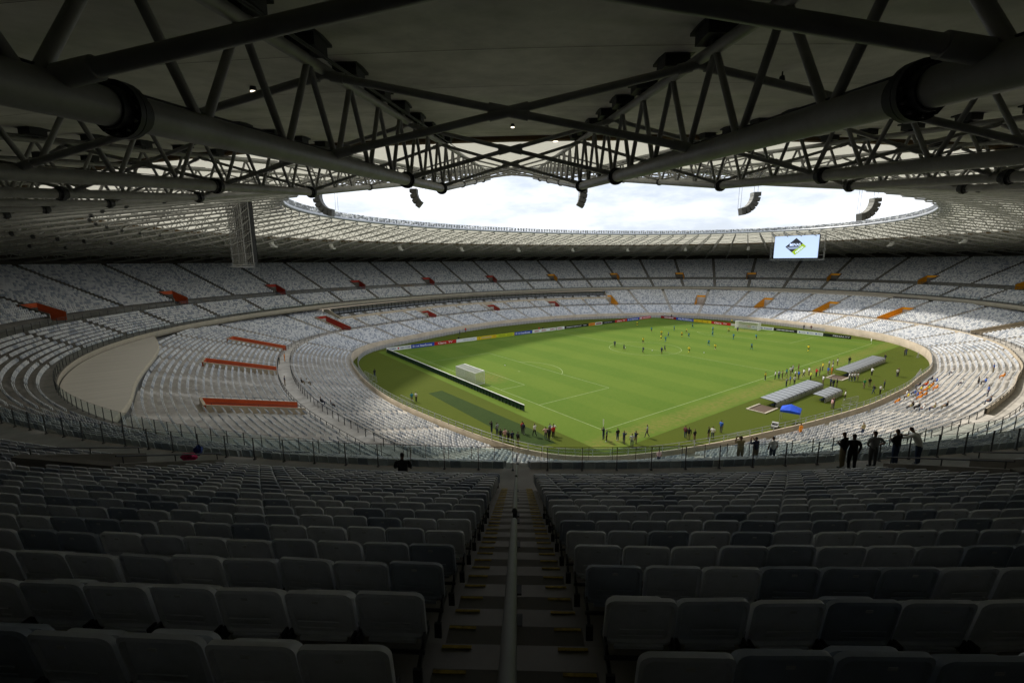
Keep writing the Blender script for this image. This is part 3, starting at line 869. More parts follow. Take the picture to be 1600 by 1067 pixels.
speakers(647, 54, 299, 4, 50, 'dark speaker array hanging left of centre, four boxes curving right')
speakers(912, 53, 299, 4, -28, 'dark speaker array hanging right of centre, nearly straight')
speakers(1181, 60, 304, 6, -80, 'curved grey speaker array hanging over the pitch left of the video screen')
speakers(1368, 62, 313, 6, -82, 'curved grey speaker array hanging nearest the right end of the roof opening')
# smaller arrays further off under the far roof (drawn as pale clusters in the photo)
for i, f in enumerate((.30, .345, .39, .435, .48, .525, .57, .615, .66, .705, .75, .785)):
    T = float(T_of(f)); x, y, nx, ny = [float(v) for v in UP.at(T, -5)]
    if not visible(x, y, 29, 1.05): continue
    t = thing('speaker_cluster', f'small pale speaker cluster under the far roof, {ordn(i + 1)} counting anticlockwise from the right', 'loudspeakers', (x, y, 28.2), math.atan2(ny, nx), 'speaker clusters under the far roof')
    for k in range(5):
        MB().box((-.55 * math.sin(k * .3) * k * .5, 0, -.42 * k * math.cos(k * .2)), (.35, .5, .2)).build('speaker_box', [mat('speaker_pale', (.5, .5, .48), .6)], t)
    MB().tube((0, 0, 0), (0, 0, 2.2), .03, 5).build('hanging_cable', [STEEL_D], t)

# ------------------------------------------------------------------ seats
def rr_outline(w, h, rt, rb, n=4):
    pts = []
    for cx, cz, r, a0 in ((w - rt, h - rt, rt, 0), (-w + rt, h - rt, rt, 90), (-w + rb, rb, rb, 180), (w - rb, rb, rb, 270)):
        for i in range(n + 1):
            a = R(a0 + 90 * i / n); pts.append((cx + r * math.cos(a), cz + r * math.sin(a)))
    return pts
def shell(w, h, rt, rb, x0, z0, lean, thick, n=4, rim=0.0, wrap=0.5, rings=True):
    """upright rounded shell: outline in (y,z), front toward -x"""
    pts = rr_outline(w, h, rt, rb, n); k = len(pts)
    def P(y, z, dx): return (x0 + dx + lean * z - wrap * y * y, y, z0 + z)
    cy, cz = 0.0, h / 2
    def ins(s_): return [(y * (1 - s_ / w), cz + (z - cz) * (1 - 2 * s_ / h)) for y, z in pts]
    vs = []; fs = []
    R_ = [(pts, 0.0), (pts, thick)]
    if rim > 0: R_ += [(ins(rim), thick + .004), (ins(rim * 1.6), thick * .45)]
    for q, dx in R_: vs += [P(y, z, dx) for y, z in q]
    for r_ in range(len(R_) - 1):
        fs += [(r_ * k + i, r_ * k + (i + 1) % k, (r_ + 1) * k + (i + 1) % k, (r_ + 1) * k + i) for i in range(k)]
    fs.append(tuple(range(k - 1, -1, -1))); b = (len(R_) - 1) * k; fs.append(tuple(range(b, b + k)))
    return vs, fs
def seat_lod(l):
    b = MB()
    if l == 0:
        b.box((.07, 0, .62), (.02, .19, .17), (1, 0, .0), (0, 1, 0), (.18, 0, 1), 0, skip=(4,))
        b.box((-.05, 0, .53), (.02, .17, .14), (1, 0, 0), (0, 1, 0), (.10, 0, 1), 0, skip=(4, 1))
    else:
        v, f = shell(.24, .40, .07, .03, .03, .43, .16, .035, 3, .025); b.add(v, f)
        v, f = shell(.205, .33, .06, .05, -.09, .385, .10, .03, 2, 0, 0); b.add(v, f)
    return b
def seat_parts():
    v, f = shell(.241, .405, .075, .035, .03, .425, .16, .034, 5, .022); b1 = MB(); b1.add(v, f)
    b1.box((.06, 0, .425), (.012, .17, .012)); b1.box((.105, 0, .60), (.004, .15, .004), (1, 0, 0), (0, 1, 0), (.16, 0, 1)); b1.box((.097, 0, .545), (.004, .15, .004), (1, 0, 0), (0, 1, 0), (.16, 0, 1))
    v, f = shell(.212, .33, .07, .05, -.09, .385, .10, .035, 5, .03, .0); b2 = MB(); b2.add(v, f)
    b3 = MB()
    for sg in (-1, 1):
        b3.box((.03, sg * .232, .44), (.085, .008, .05)); b3.box((.15, sg * .225, .36), (.09, .012, .022), (1, 0, -.35), (0, 1, 0), (.35, 0, 1))
        b3.box((.235, sg * .225, .30), (.012, .03, .07)); b3.tube((-.03, sg * .215, .44), (-.03, sg * .245, .44), .028, 10)
    b3.tube((.13, -.25, .40), (.13, .25, .40), .016, 8)
    return b1, b2, b3
SP = seat_parts()
SEAT_ME = [[SP[0].mesh('backrest', [M], True), SP[1].mesh('seat_pan', [M], True)] for M in SEATM]
PJ = random.Random(21)
TAG_ME = MB().box((.128, 0, .775), (.002, .022, .011), (1, 0, 0), (0, 1, 0), (.16, 0, 1)).mesh('number_tag', [mat('tag_white', (.5, .5, .48), .5)])
BRK_ME = SP[2].mesh('bracket', [STEEL_D], True)

AIS_T = Tun([aisle_frac(k) if k < NA else 1.0 for k in range(NA + 1)])
SK = math.tan(R(1.57))
VU = [float(T_of(f)) for f in V_UP]; VL = list(V_LO_T)
def row_seats(ov, d, z, vT, vw, vcut, skip=None, ka=None, aw=0.62, pitch=0.5, grp=None):
    """returns arrays x,y,z,nx,ny,bay,idx_from_start,n"""
    outl = []
    for k in range(NA):
        Ta, Tb = AIS_T[k], AIS_T[k + 1]
        xm, ym, _, _ = ov.at((Ta + Tb) / 2, d)
        q = np.array([xm, ym, z]) - CAM
        if q @ FWD < -14: continue
        Ts = np.linspace(Ta, Tb, 17); x, y, _, _ = ov.at(Ts, d)
        s = np.concatenate([[0], np.cumsum(np.hypot(np.diff(x), np.diff(y)))]); Ltot = s[-1]
        a0, a1 = aw, Ltot - aw
        if ov is UP:
            sh = -.08 - (26.5 - d) * SK
            if k == 0: a0 += sh
            if k == NA - 1: a1 += sh
        n = int((a1 - a0) / pitch)
        if n < 1: continue
        pos = a0 + (np.arange(n) + .5) * (a1 - a0) / n
        if k == 0: pos = a0 + (np.arange(n) + .5) * pitch
        if k == NA - 1: pos = a1 - (np.arange(n)[::-1] + .5) * pitch
        T = np.interp(pos, s, Ts)
        keep = np.ones(n, bool)
        if vcut:
            for v in vT:
                dv = (T - v + math.pi) % (2 * math.pi) - math.pi
                keep &= np.abs(dv) * (Ltot / (Tb - Ta)) > vw / 2 + .42
        if skip is not None: keep &= ~skip(T)
        if grp is not None:
            keep &= grp(pos)
        x, y, nx, ny = ov.at(T, d)
        a = np.c_[x, y, np.full(n, z), nx, ny, np.full(n, k), np.arange(n), np.full(n, n)][keep]
        outl.append(a)
    return np.concatenate(outl) if outl else np.zeros((0, 8))
def cull(a, mx=1.22):
    q = a[:, :3] + [0, 0, .6] - CAM; dz = q @ FWD
    ok = dz > .6
    dzz = np.where(ok, dz, 1)
    return a[ok & (np.abs(q @ RGT / dzz) < 1.136 * mx + .5 / dzz) & (np.abs(q @ UPV / dzz) < .76 * mx + .8 / dzz)]
rowsB = []; rest = []
OFS = 0.36
for k in range(NUB - 1):
    if k > 19:
        a = row_seats(UP, UB0 + ROWD * k + OFS, UBZ + ROWR * k, VU, VW_U, False)
        far = cull(a); far = far[((far[:, :2] - CAM[:2]) ** 2).sum(1) > 20 ** 2]
        rest.append(far); continue
    a = cull(row_seats(UP, UB0 + ROWD * k + OFS, UBZ + ROWR * k, VU, VW_U, k <= VROW_U))
    rowsB.append((k, a))
for j in range(NUA):
    rest.append(cull(row_seats(UP, UA0 + UAD * j + OFS + .03, UAZ + UAR * j, VU, 0, False)))
for j in range(NL1):
    rest.append(cull(row_seats(LO, L10 + L1D * j + OFS, L1Z + L1R * j, VL, 0, False)))
for j in range(NL2):
    sk = (lambda T: in_box(T)) if j >= NL2_BOX else None
    a = row_seats(LO, LW1 + L2D * j + OFS, L2Z + L2R * j, VL, VW_L, j <= VROW_L, sk)
    rest.append(cull(a))
for s_, z_ in BOXROWS:
    rest.append(cull(row_seats(LO, s_, z_, VL, 0, False, lambda T: ~in_box(T), aw=.2, grp=lambda p: (p % 4.6 < 3.4))))
# the 300 seats that show largest
cand = []
for k, a in rowsB:
    q = a[:, :3] + [0, 0, .6] - CAM; dz = q @ FWD
    ok = (np.abs(q @ RGT / dz) < 1.15) & (np.abs(q @ UPV / dz) < .80)
    for i in np.nonzero(ok)[0]: cand.append((dz[i], k, i))
cand.sort()
pick = set((k, i) for _, k, i in cand[:300])
CN = ['pale grey', 'mid grey', 'slate blue']
mid_rows = []
for k, a in rowsB:
    left = []
    for i in range(len(a)):
        if (k, i) in pick:
            x, y, z, nx, ny, bay, idx, nb_ = a[i]
            c = int(rng.choice(3, p=(.42, .33, .25)))
            right = bay < NA / 2
            num = int(idx + 1) if right else int(nb_ - idx)
            row = 20 - k
            sd_ = 'right' if right else 'left'
            na_ = int(bay) if right else int(NA - 1 - bay)
            where = f'{ordn(num)} {sd_} of the central aisle' if na_ == 0 else f'{ordn(num)} past the {ordn(na_)} side aisle on the {sd_}'
            t = thing('stadium_seat', f'{CN[c]} folding seat, {ordn(row - 1)} row ahead, {where}', 'seat', (x, y, z), math.atan2(ny, nx), 'nearest seats of the upper stand')
            t.rotation_euler = (PJ.gauss(0, .006), PJ.gauss(0, .012), math.atan2(ny, nx) + PJ.gauss(0, .014))
            bk = obj('backrest', SEAT_ME[c][0], t); obj('number_tag', TAG_ME, bk); pn = obj('seat_pan', SEAT_ME[c][1], t); obj('bracket', BRK_ME, t)
            pn.rotation_euler = (0, PJ.gauss(0, .02), 0)
        else: left.append(i)
    mid_rows.append(a[left])
def instance(A, base):
    V = np.array(base.v); Q = base.f
    tri = []; 
    n = len(A); nv = len(V)
    th = np.arctan2(A[:, 4], A[:, 3]) + rng.normal(0, .02, len(A)); c, s_ = np.cos(th), np.sin(th)
    W = np.zeros((n, nv, 3))
    jit = rng.uniform(-.03, .03, n)[:, None]
    W[:, :, 0] = A[:, 0:1] + V[:, 0] * c[:, None] - V[:, 1] * s_[:, None]
    W[:, :, 1] = A[:, 1:2] + V[:, 0] * s_[:, None] + V[:, 1] * c[:, None]
    W[:, :, 2] = A[:, 2:3] + V[:, 2]
    return W.reshape(-1, 3), nv
def poly_mesh(name, chunks, mats):
    Vs = []; loops = []; tot = []; mi = []; off = 0
    for A, base in chunks:
        if not len(A): continue
        W, nv = instance(A, base); Vs.append(W)
        sizes = np.array([len(f) for f in base.f]); flat = np.concatenate([np.array(f) for f in base.f])
        n = len(A)
        loops.append((flat[None, :] + (np.arange(n) * nv)[:, None] + off).ravel()); tot.append(np.tile(sizes, n))
        col = rng.choice(3, size=n, p=(.44, .32, .24)); mi.append(np.repeat(col, len(base.f)))
        off += n * nv
    V = np.concatenate(Vs); lo = np.concatenate(loops); to = np.concatenate(tot); mi = np.concatenate(mi)
    me = bpy.data.meshes.new(name)
    me.vertices.add(len(V)); me.vertices.foreach_set('co', V.astype(np.float32).ravel())
    me.loops.add(len(lo)); me.loops.foreach_set('vertex_index', lo.astype(np.int32))
    me.polygons.add(len(to)); me.polygons.foreach_set('loop_start', np.concatenate([[0], np.cumsum(to)[:-1]]).astype(np.int32))
    for mm in mats: me.materials.append(mm)
    me.polygons.foreach_set('material_index', mi.astype(np.int32))
    me.update(calc_edges=True)
    return me
MID = np.concatenate(mid_rows); RST = np.concatenate(rest)
dist = np.linalg.norm(RST[:, :3] - CAM, axis=1)
MID2 = RST[dist < 42]; RST = RST[dist >= 42]
dm = np.linalg.norm(MID[:, :3] - CAM, axis=1)
RST = np.concatenate([RST, MID[dm >= 55]]); MID = np.concatenate([MID[dm < 55], MID2])
print('SEATS', len(MID), len(RST))
so = obj('stadium_seating', poly_mesh('stadium_seating', [(MID, seat_lod(1)), (RST, seat_lod(0))], SEATM))
tag(so, 'rows of white, grey and slate folding seats filling both stands', 'seats', kind='stuff')

# ------------------------------------------------------------------ central aisle: steps, nosings and handrail
xC, yC, nxC, nyC = [float(v) for v in UP.at(T_C, 0)]
def aisle_pt(d, lat=0.0):      # lat: + to the right
    sh = -.08 - (26.5 - d) * SK
    return np.array([xC + d * nxC - nyC * (sh + lat), yC + d * nyC + nxC * (sh + lat)])
AX = (nxC, nyC, 0); AY = (-nyC, nxC, 0)
ais = thing('central_stairway', 'concrete stairway with yellow nosings leading down between the near seats', 'stairs')
ME_STEP = MB().box((0, 0, 0), (.19, .6, .079)).mesh('step', [CONC_UP]); ME_NOSE = MB().box((0, 0, 0), (.014, .12, .003)).mesh('nosing', [YEL])
rz = math.atan2(nyC, nxC)
def nose(parent, d, z, world=True):
    for sg in (-1, 1):
        p_ = aisle_pt(d, sg * .47); n_ = obj('nosing', ME_NOSE, parent, (p_[0], p_[1], z + .004), rz)
for k in range(0, 22):
    d0 = UB0 + ROWD * k; z0 = UBZ + ROWR * k
    if k > 0:
        p_ = aisle_pt(d0 - .19); st = obj('step', ME_STEP, ais, (p_[0], p_[1], z0 - ROWR + .079), rz)
        nose(ais, d0 - .35, z0 - ROWR + .158)
    nose(ais, d0 + .03, z0)
for k in range(NUA):
    d0 = UA0 + UAD * k; z0 = UAZ + UAR * k
    if k > 0:
        p_ = aisle_pt(d0 - .19); obj('step', ME_STEP, ais, (p_[0], p_[1], z0 - UAR + .1), rz)
    nose(ais, d0 + .03, z0)
p_ = aisle_pt(UB0 - .2); obj('step', ME_STEP, ais, (p_[0], p_[1], WALK_Z + .3), rz)
p_ = aisle_pt(UB0 - .45); obj('step', ME_STEP, ais, (p_[0], p_[1], WALK_Z + .08), rz)
hr = thing('aisle_handrail', 'grey tubular handrail down the middle of the central stairway', 'handrail')
def fz(d): return UBZ + ROWR * (d - UB0) / ROWD if d >= UB0 else (UAZ + UAR * (d - UA0) / UAD if d < WALK_D0 else WALK_Z)
RAILM = mat('rail_grey', (.11, .11, .11), .6, .0, var=.1, scale=8)
for a, b in ((27.2, 22.8), (22.2, 17.6), (17.0, 11.2), (7.2, 1.2)):
    mbq = MB(); pa, pb = aisle_pt(a), aisle_pt(b)
    za, zb_ = fz(a) + 1.0, fz(b) + 1.0
    mbq.tube((*pa, za), (*pb, zb_), .028, 16); mbq.build('rail', [RAILM], hr, True)
    for d_ in (a - .12, (a + b) / 2, b + .12):
        p_ = aisle_pt(d_); MB().tube((*p_, fz(d_) - .15), (*p_, fz(d_) + 1.0), .022, 10).build('post', [STEEL_D], hr, True)
        MB().box((*p_, fz(d_) + .02), (.07, .07, .012), AX, AY).build('base_plate', [STEEL_D], hr)
    for d_ in (b,):
        p_ = aisle_pt(b); MB().tube((*p_, zb_ + .0), (*p_, zb_ - .3), .028, 12).build('end_bend', [STEEL_D], hr, True)

# ------------------------------------------------------------------ glass guard rails of the upper stand
def guard(name, label, d, z, h, f_near, step):
    g = thing(name, label, 'guard rail')
    n = int(2 * f_near * PERIM / step)
    fr = np.linspace(-f_near, f_near, n + 1); Ts = Tun(fr)
    x, y, nx, ny = UP.at(Ts, d)
    gap = lambda i: False
    ME_P = MB().box((0, 0, h / 2), (.026, .015, h / 2)).box((0, 0, .02), (.06, .05, .02)).mesh('post', [STEEL_D])
    for i in range(n + 1):
        obj('post', ME_P, g, (float(x[i]), float(y[i]), z), math.atan2(float(ny[i]), float(nx[i])))
    for i in range(n):
        if abs(fr[i] + fr[i + 1]) / 2 * PERIM < .72 and d > 5: continue
        a = np.array([x[i], y[i]]); b = np.array([x[i + 1], y[i + 1]]); c = (a + b) / 2; l = np.linalg.norm(b - a) / 2 - .04
        e = (b - a) / np.linalg.norm(b - a)
        MB().box((*c, z + .08 + (h - .14) / 2), (l, .006, (h - .14) / 2), (e[0], e[1], 0), (-e[1], e[0], 0)).build('glass_panel', [GLASS], g)
        MB().tube((*a, z + h), (*b, z + h), .011, 8, cap=False).build('top_rail', [STEEL_D], g, True)
    # the rest of the round
    fr2 = np.linspace(f_near, 1 - f_near, int((1 - 2 * f_near) * PERIM / 1.9)); Ts2 = Tun(fr2); x, y, nx, ny = UP.at(Ts2, d)
    p = MB()
    for i in range(len(Ts2)):
        if not visible(x[i], y[i], z, 1.1): continue
        p.box((x[i], y[i], z + h / 2), (.03, .02, h / 2), (nx[i], ny[i], 0), (-ny[i], nx[i], 0))
        if i + 1 < len(Ts2): p.tube((x[i], y[i], z + h), (x[i + 1], y[i + 1], z + h), .022, 5, cap=False)
    tag(p.build('far_posts', [STEEL_D], g), kind='stuff')
    sweep('far_glass', UP, [(d, z + .08), (d, z + h - .05)], Ts2, GLASS, g)
    return g
guard('walkway_guard_rail', 'glass guard rail with dark posts along the walkway below the near seats', WALK_D0 + .12, WALK_Z, 1.1, .07, 1.45)
guard('front_guard_rail', 'glass guard rail along the front edge of the upper stand', 0.12, UAZ, 1.1, .085, 1.45)
# low front wall of the rear block
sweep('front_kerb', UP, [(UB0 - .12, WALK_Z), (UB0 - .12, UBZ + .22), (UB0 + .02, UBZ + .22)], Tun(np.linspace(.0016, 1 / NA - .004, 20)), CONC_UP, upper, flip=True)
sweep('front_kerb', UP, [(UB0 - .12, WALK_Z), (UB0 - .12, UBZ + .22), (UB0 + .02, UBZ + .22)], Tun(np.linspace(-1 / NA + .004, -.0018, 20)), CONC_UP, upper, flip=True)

# rails of the lower stand
sweep('dividing_wall', LO, [(LW0 - .03, LWZ - .3), (LW0 - .03, LWZ + .75), (LW0 + .17, LWZ + .75), (LW0 + .17, LWZ)], np.linspace(R(258), R(352), 90), WALLC, lower, flip=True)
def lo_rail(name, label, s_, z, h, step, M, rails=(1.0,), T0=0, T1=2 * math.pi, panel=None):
    g = thing(name, label, 'railing')
    Ts = np.linspace(T0, T1, int(400 / step)); x, y, nx, ny = LO.at(Ts, s_)
    p = MB()
    for i in range(len(Ts) - 1):
        if not visible(x[i], y[i], z, 1.15): continue
        p.box((x[i], y[i], z + h / 2), (.035, .025, h / 2), (nx[i], ny[i], 0), (-ny[i], nx[i], 0))
        for r_ in rails: p.tube((x[i], y[i], z + h * r_), (x[i + 1], y[i + 1], z + h * r_), .03, 5, cap=False)
    tag(p.build('posts_and_rails', [M], g), kind='stuff')
    if panel: sweep('infill_panels', LO, [(s_, z + .12), (s_, z + h - .1)], Ts, panel, g)
PANEL = mat('mesh_panel', (.36, .37, .39), .7)
_t = PANEL.node_tree; _m = _t.nodes.new('ShaderNodeMixShader'); _m.inputs[0].default_value = .4; _tr = _t.nodes.new('ShaderNodeBsdfTransparent')
_t.links.new(_t.nodes['Principled BSDF'].outputs[0], _m.inputs[1]); _t.links.new(_tr.outputs[0], _m.inputs[2]); _t.links.new(_m.outputs[0], _t.nodes['Material Output'].inputs[0])
lo_rail('field_wall_railing', 'pale metal railing on top of the wall round the grass', .1, 2.0, .75, 1.6, STEEL_L, (1.0, .5))
lo_rail('field_fence', 'grey mesh fence standing on the grass in front of the far wall', -1.3, 0, 1.15, 2.0, STEEL_L, (1.0, .1), R(-22), R(172), PANEL)
lo_rail('lower_walkway_railing', 'metal railing along the walkway between lower rows', LW0 + .15, LWZ, 1.0, 1.8, STEEL_D, (1.0,))
lo_rail('upper_rows_railing', 'metal railing in front of the back rows of the lower stand', LW1 - .12, LWZ, 1.0, 1.8, STEEL_D, (1.0, .55))

# ------------------------------------------------------------------ advertising boards
def flat(name, c): return mat('print_' + name, c, .5, spec=.3)
PC = {'white': flat('white', (.78, .78, .80)), 'blue': flat('blue', (.02, .06, .45)), 'red': flat('red', (.48, .012, .015)), 'yellow': flat('yellow', (.72, .50, .02)), 'lime': flat('lime', (.50, .56, .02)),
      'black': flat('black', (.012, .012, .014)), 'orange': flat('orange', (.75, .28, .03)), 'maroon': flat('maroon', (.25, .01, .02)), 'beige': flat('beige', (.42, .33, .25)), 'grey': flat('grey', (.35, .36, .38)),
      'dkred': flat('dkred', (.35, .05, .03)), 'ink': flat('ink', (.03, .04, .22)), 'green': flat('green', (.03, .12, .03)), 'pink': flat('pink', (.55, .08, .12))}
def board(x0, x1, axis, fixed, bgc, texts, label):
    w = abs(x1 - x0); c = (x0 + x1) / 2
    if axis == 'x': loc = (c, fixed, 0); rz_ = 0.0
    else: loc = (fixed, c, 0); rz_ = -math.pi / 2
    t = thing('advert_board', label, 'advert board', loc, rz_, 'boards round the pitch')
    p = MB().box((0, .04, .53), (w / 2 - .03, .03, .47)).build('panel', [PC[bgc]], t)
    for sx in (-.4, 0, .4):
        MB().box((sx * w, .25, .4), (.02, .2, .02), (1, 0, 0), (0, .8, -.6), (0, .6, .8)).build('prop', [STEEL_D], t)
    for tx in texts:
        kind, col, xc, wid, hgt = tx
        if kind == '#dot':
            b = MB(); n = 20; b.add([(xc * w + hgt / 2 * math.cos(i * .31416), 0.004, .53 + hgt / 2 * math.sin(i * .31416)) for i in range(n)], [tuple(range(n))]); b.build('logo', [PC[col]], p)
        elif kind == '#bar':
            b = MB(); b.add([(xc * w - wid * w / 2, .004, .53 - hgt / 2), (xc * w + wid * w / 2, .004, .53 - hgt / 2), (xc * w + wid * w / 2, .004, .53 + hgt / 2), (xc * w - wid * w / 2, .004, .53 + hgt / 2)], [(0, 1, 2, 3)]); b.build('logo', [PC[col]], p)
        else:
            me = text_mesh(kind, PC[col], 1.0)
            vs = np.zeros(len(me.vertices) * 3); me.vertices.foreach_get('co', vs); vs = vs.reshape(-1, 3)
            mn, mx_ = vs.min(0), vs.max(0)
            o_ = obj('lettering', me, p)
            sx = wid * w / (mx_[0] - mn[0]); sz = hgt / (mx_[1] - mn[1])
            rm = Matrix(((1, 0, 0), (0, 0, 1), (0, -1, 0))).transposed().to_4x4()
            rm = Matrix(((1, 0, 0, 0), (0, 0, -1, 0), (0, 1, 0, 0), (0, 0, 0, 1)))
            o_.matrix_local = Matrix.Translation((xc * w - sx * (mx_[0] + mn[0]) / 2, .0, .53 - sz * (mx_[1] + mn[1]) / 2)) @ rm @ Matrix.Diagonal((sx, sz, 1, 1))
RUI = [('#dot', 'white', -.40, 0, .55), ('#dot', 'blue', -.395, 0, .32), ('rui', 'white', -.24, .15, .42), ('barbosa', 'white', .14, .5, .55)]
CL = [('Claro', 'white', -.16, .38, .55), ('TV', 'white', .22, .2, .5)]
def smudge(col, xc, wid, h, n):   # writing too far away to read: a row of small marks
    g = wid / n
    return [('#bar', col, xc - wid / 2 + g * (i + .5), g * .74, h * (1 if i % 3 else .72)) for i in range(n)]
FB = [(-56.0, -49.1, 'white', [('TIGRE', 'ink', -.28, .3, .4), ('#dot', 'red', -.02, 0, .5), ('NEO TIGRE', 'ink', .26, .4, .38)], 'white board with dark blue lettering and a red dot, far left end'),
      (-49.1, -42.2, 'blue', RUI, 'blue board lettered rui barbosa, nearest the left end'),
      (-42.2, -35.3, 'red', CL, 'red board lettered Claro TV on the far side, nearest the left end'),
      (-35.3, -28.4, 'white', [*smudge('ink', .12, .62, .16, 12)], 'white board with one thin line of blue lettering, far side'),
      (-28.4, -21.4, 'yellow', [('#dot', 'dkred', -.38, 0, .3), *smudge('grey', -.02, .52, .32, 9), *smudge('dkred', .38, .15, .22, 2)], 'yellow board with grey lettering, far side'),
      (-21.4, -14.6, 'lime', [*smudge('green', -.2, .38, .2, 7), *smudge('green', .24, .34, .2, 7), ('#bar', 'yellow', .47, .04, .9)], 'lime yellow board with green lettering, far side'),
      (-14.6, -7.6, 'blue', RUI, 'blue board lettered rui barbosa, second along the far side'),
      (-7.4, -.9, 'white', [('BMG', 'dkred', -.22, .3, .5), ('BMG', 'dkred', .24, .3, .5)], 'white board with red lettering partly hidden by people, far side'),
      (-.9, 2.6, 'white', [('BMG', 'dkred', .08, .6, .5)], 'short white board with red letters, left of a like one'),
      (2.9, 6.5, 'white', [('BMG', 'dkred', -.08, .6, .5)], 'short white board with red letters, beside the black board'),
      (6.6, 18.0, 'black', [('PRIMEIRO CHEVROLET', 'white', -.12, .62, .32), ('#bar', 'white', .34, .13, .16), ('#dot', 'white', .34, 0, .3)], 'long black board with white lettering, middle of the far side'),
      (18.1, 21.3, 'orange', [('#bar', 'dkred', .0, .6, .3)], 'short orange board right of the long black board'),
      (21.4, 25.0, 'white', [('#bar', 'maroon', 0, .8, .5), ('#dot', 'ink', 0, 0, .5)], 'short white board with a dark red print, far side'),
      (25.1, 31.8, 'black', [*smudge('grey', -.05, .62, .32, 9)], 'black board with faint grey lettering, far side'),
      (31.9, 38.7, 'red', CL, 'red board lettered Claro TV on the far side, nearer the right'),
      (38.8, 45.9, 'blue', RUI, 'blue board lettered rui barbosa, third along the far side'),
      (46.0, 53.0, 'pink', [('#bar', 'white', -.38, .16, .5), *smudge('white', .1, .6, .26, 8)], 'crimson board at the right end of the far side')]
for x0, x1, c, tx, lb in FB: board(x0, x1, 'x', 38.3, c, tx, lb)
RB = [(36.1, 29.1, 'maroon', [*smudge('white', .02, .6, .4, 8)], 'dark red board with white lettering in the far right corner'),
      (29.1, 21.7, 'blue', [('ALPI', 'white', -.22, .36, .6), ('MEDIC', 'white', .22, .44, .6)], 'blue board with bold white capitals behind the far goal line'),
      (21.7, 14.6, 'yellow', [('#dot', 'dkred', -.3, 0, .45), ('#dot', 'yellow', -.3, 0, .3), ('#dot', 'dkred', 0, 0, .45), ('#dot', 'yellow', 0, 0, .3), ('#dot', 'dkred', .3, 0, .45), ('#dot', 'yellow', .3, 0, .3)], 'yellow board with three round marks behind the far goal line'),
      (14.6, 7.4, 'red', CL, 'red board lettered Claro TV left of the far goal'),
      (7.4, .3, 'beige', [('#EUASSOCIO', 'white', -.1, .72, .5), ('#dot', 'orange', .39, 0, .6)], 'beige board with white capitals behind the left post of the far goal'),
      (.3, -6.9, 'white', [('Leite Cemil', 'ink', .08, .7, .5), ('#bar', 'blue', -.4, .1, .3)], 'white board lettered in blue behind the right post of the far goal'),
      (-6.9, -13.9, 'black', [*smudge('white', 0, .75, .3, 13)], 'black board with white lettering right of the far goal'),
      (-13.9, -21.0, 'white', [('#dot', 'blue', -.4, 0, .4), *smudge('ink', -.26, .16, .16, 5), ('#dot', 'blue', -.08, 0, .4), *smudge('ink', .06, .16, .16, 5), ('#dot', 'blue', .24, 0, .4), *smudge('ink', .38, .16, .16, 5)], 'white board with three round blue marks, near the right end'),
      (-21.0, -28.1, 'black', [('PENALTY', 'white', .16, .6, .36), ('#bar', 'green', -.35, .2, .1)], 'black board lettered PENALTY at the right end')]
for x0, x1, c, tx, lb in RB: board(x0, x1, 'y', 56.4, c, tx, lb)
# hoarding behind the left goal, seen from its back
GRN = mat('hoarding_green', (.018, .055, .032), .6, var=.25, scale=1.5); GRN_D = mat('hoarding_frame', (.012, .03, .02), .6)
ho = thing('hoarding_back', 'long dark green hoarding with a white top edge behind the left goal', 'hoarding', (-56.3, 0, 0))
ys = np.linspace(-21.2, 37.0, 60); ME_HP = MB().box((0, 0, .50), (.025, (ys[1] - ys[0]) / 2 - .05, .44)).mesh('back_panel', [GRN]); ME_HU = MB().box((-.05, 0, .5), (.06, .05, .5)).box((-.25, 0, .3), (.22, .02, .02), (.7, 0, .7), (0, 1, 0), (-.7, 0, .7)).mesh('upright', [GRN_D])
for i in range(59): obj('back_panel', ME_HP, ho, (0, float((ys[i] + ys[i + 1]) / 2), 0))
for y in ys: obj('upright', ME_HU, ho, (0, float(y), 0))
for a, b in zip(ys[:-1:6], list(ys[6::6]) + [ys[-1]]): MB().box((-.01, (a + b) / 2, 1.02), (.07, (b - a) / 2 - .01, .035)).build('top_edge', [WHITE], ho)

# ------------------------------------------------------------------ goals
NETM = mat('net_cord', (.72, .73, .68), .8)
def goal(x, sg, label):
    g = thing('goal', label, 'goal', (x, 0, 0))
    for y in (-3.72, 3.72): MB().tube((0, y, 0), (0, y, 2.5), .06, 12).build('post', [WHITE], g, True)
    MB().tube((0, -3.72, 2.5), (0, 3.72, 2.5), .06, 12).build('crossbar', [WHITE], g, True)
    D = sg * 2.0; n = MB(); r = .026
    for y in np.arange(-3.72, 3.73, .124):
        n.tube((0, y, 2.46), (D, y, 2.3), r, 3, cap=False); n.tube((D, y, 2.3), (D, y, 0), r, 3, cap=False)
    for z in np.arange(0, 2.31, .125): n.tube((D, -3.72, z), (D, 3.72, z), r, 3, cap=False)
    for q in np.arange(.06, 1.0, .06): n.tube((D * q, -3.72, 2.46 - .16 * q), (D * q, 3.72, 2.46 - .16 * q), r, 3, cap=False)
    for y in (-3.72, 3.72):
        for z in np.arange(.0, 2.31, .19): n.tube((0, y, z), (D, y, z), r, 3, cap=False)
        for q in np.arange(.1, 1.0, .1): n.tube((D * q, y, 0), (D * q, y, 2.46 - .16 * q), r, 3, cap=False)
    tag(n.build('net', [NETM], g), kind='stuff')
    for y in (-3.72, 3.72):
        b = MB(); b.tube((D, y, 0), (D, y, 2.3), .03, 8); b.tube((0, y, 2.5), (D, y, 2.3), .025, 8); b.tube((0, y, .03), (D, y, .03), .03, 8); b.build('net_support', [WHITE], g, True)
    b = MB(); b.tube((D, -3.72, 2.3), (D, 3.72, 2.3), .03, 8); b.tube((D, -3.72, .03), (D, 3.72, .03), .03, 8); b.build('back_bar', [WHITE], g, True)
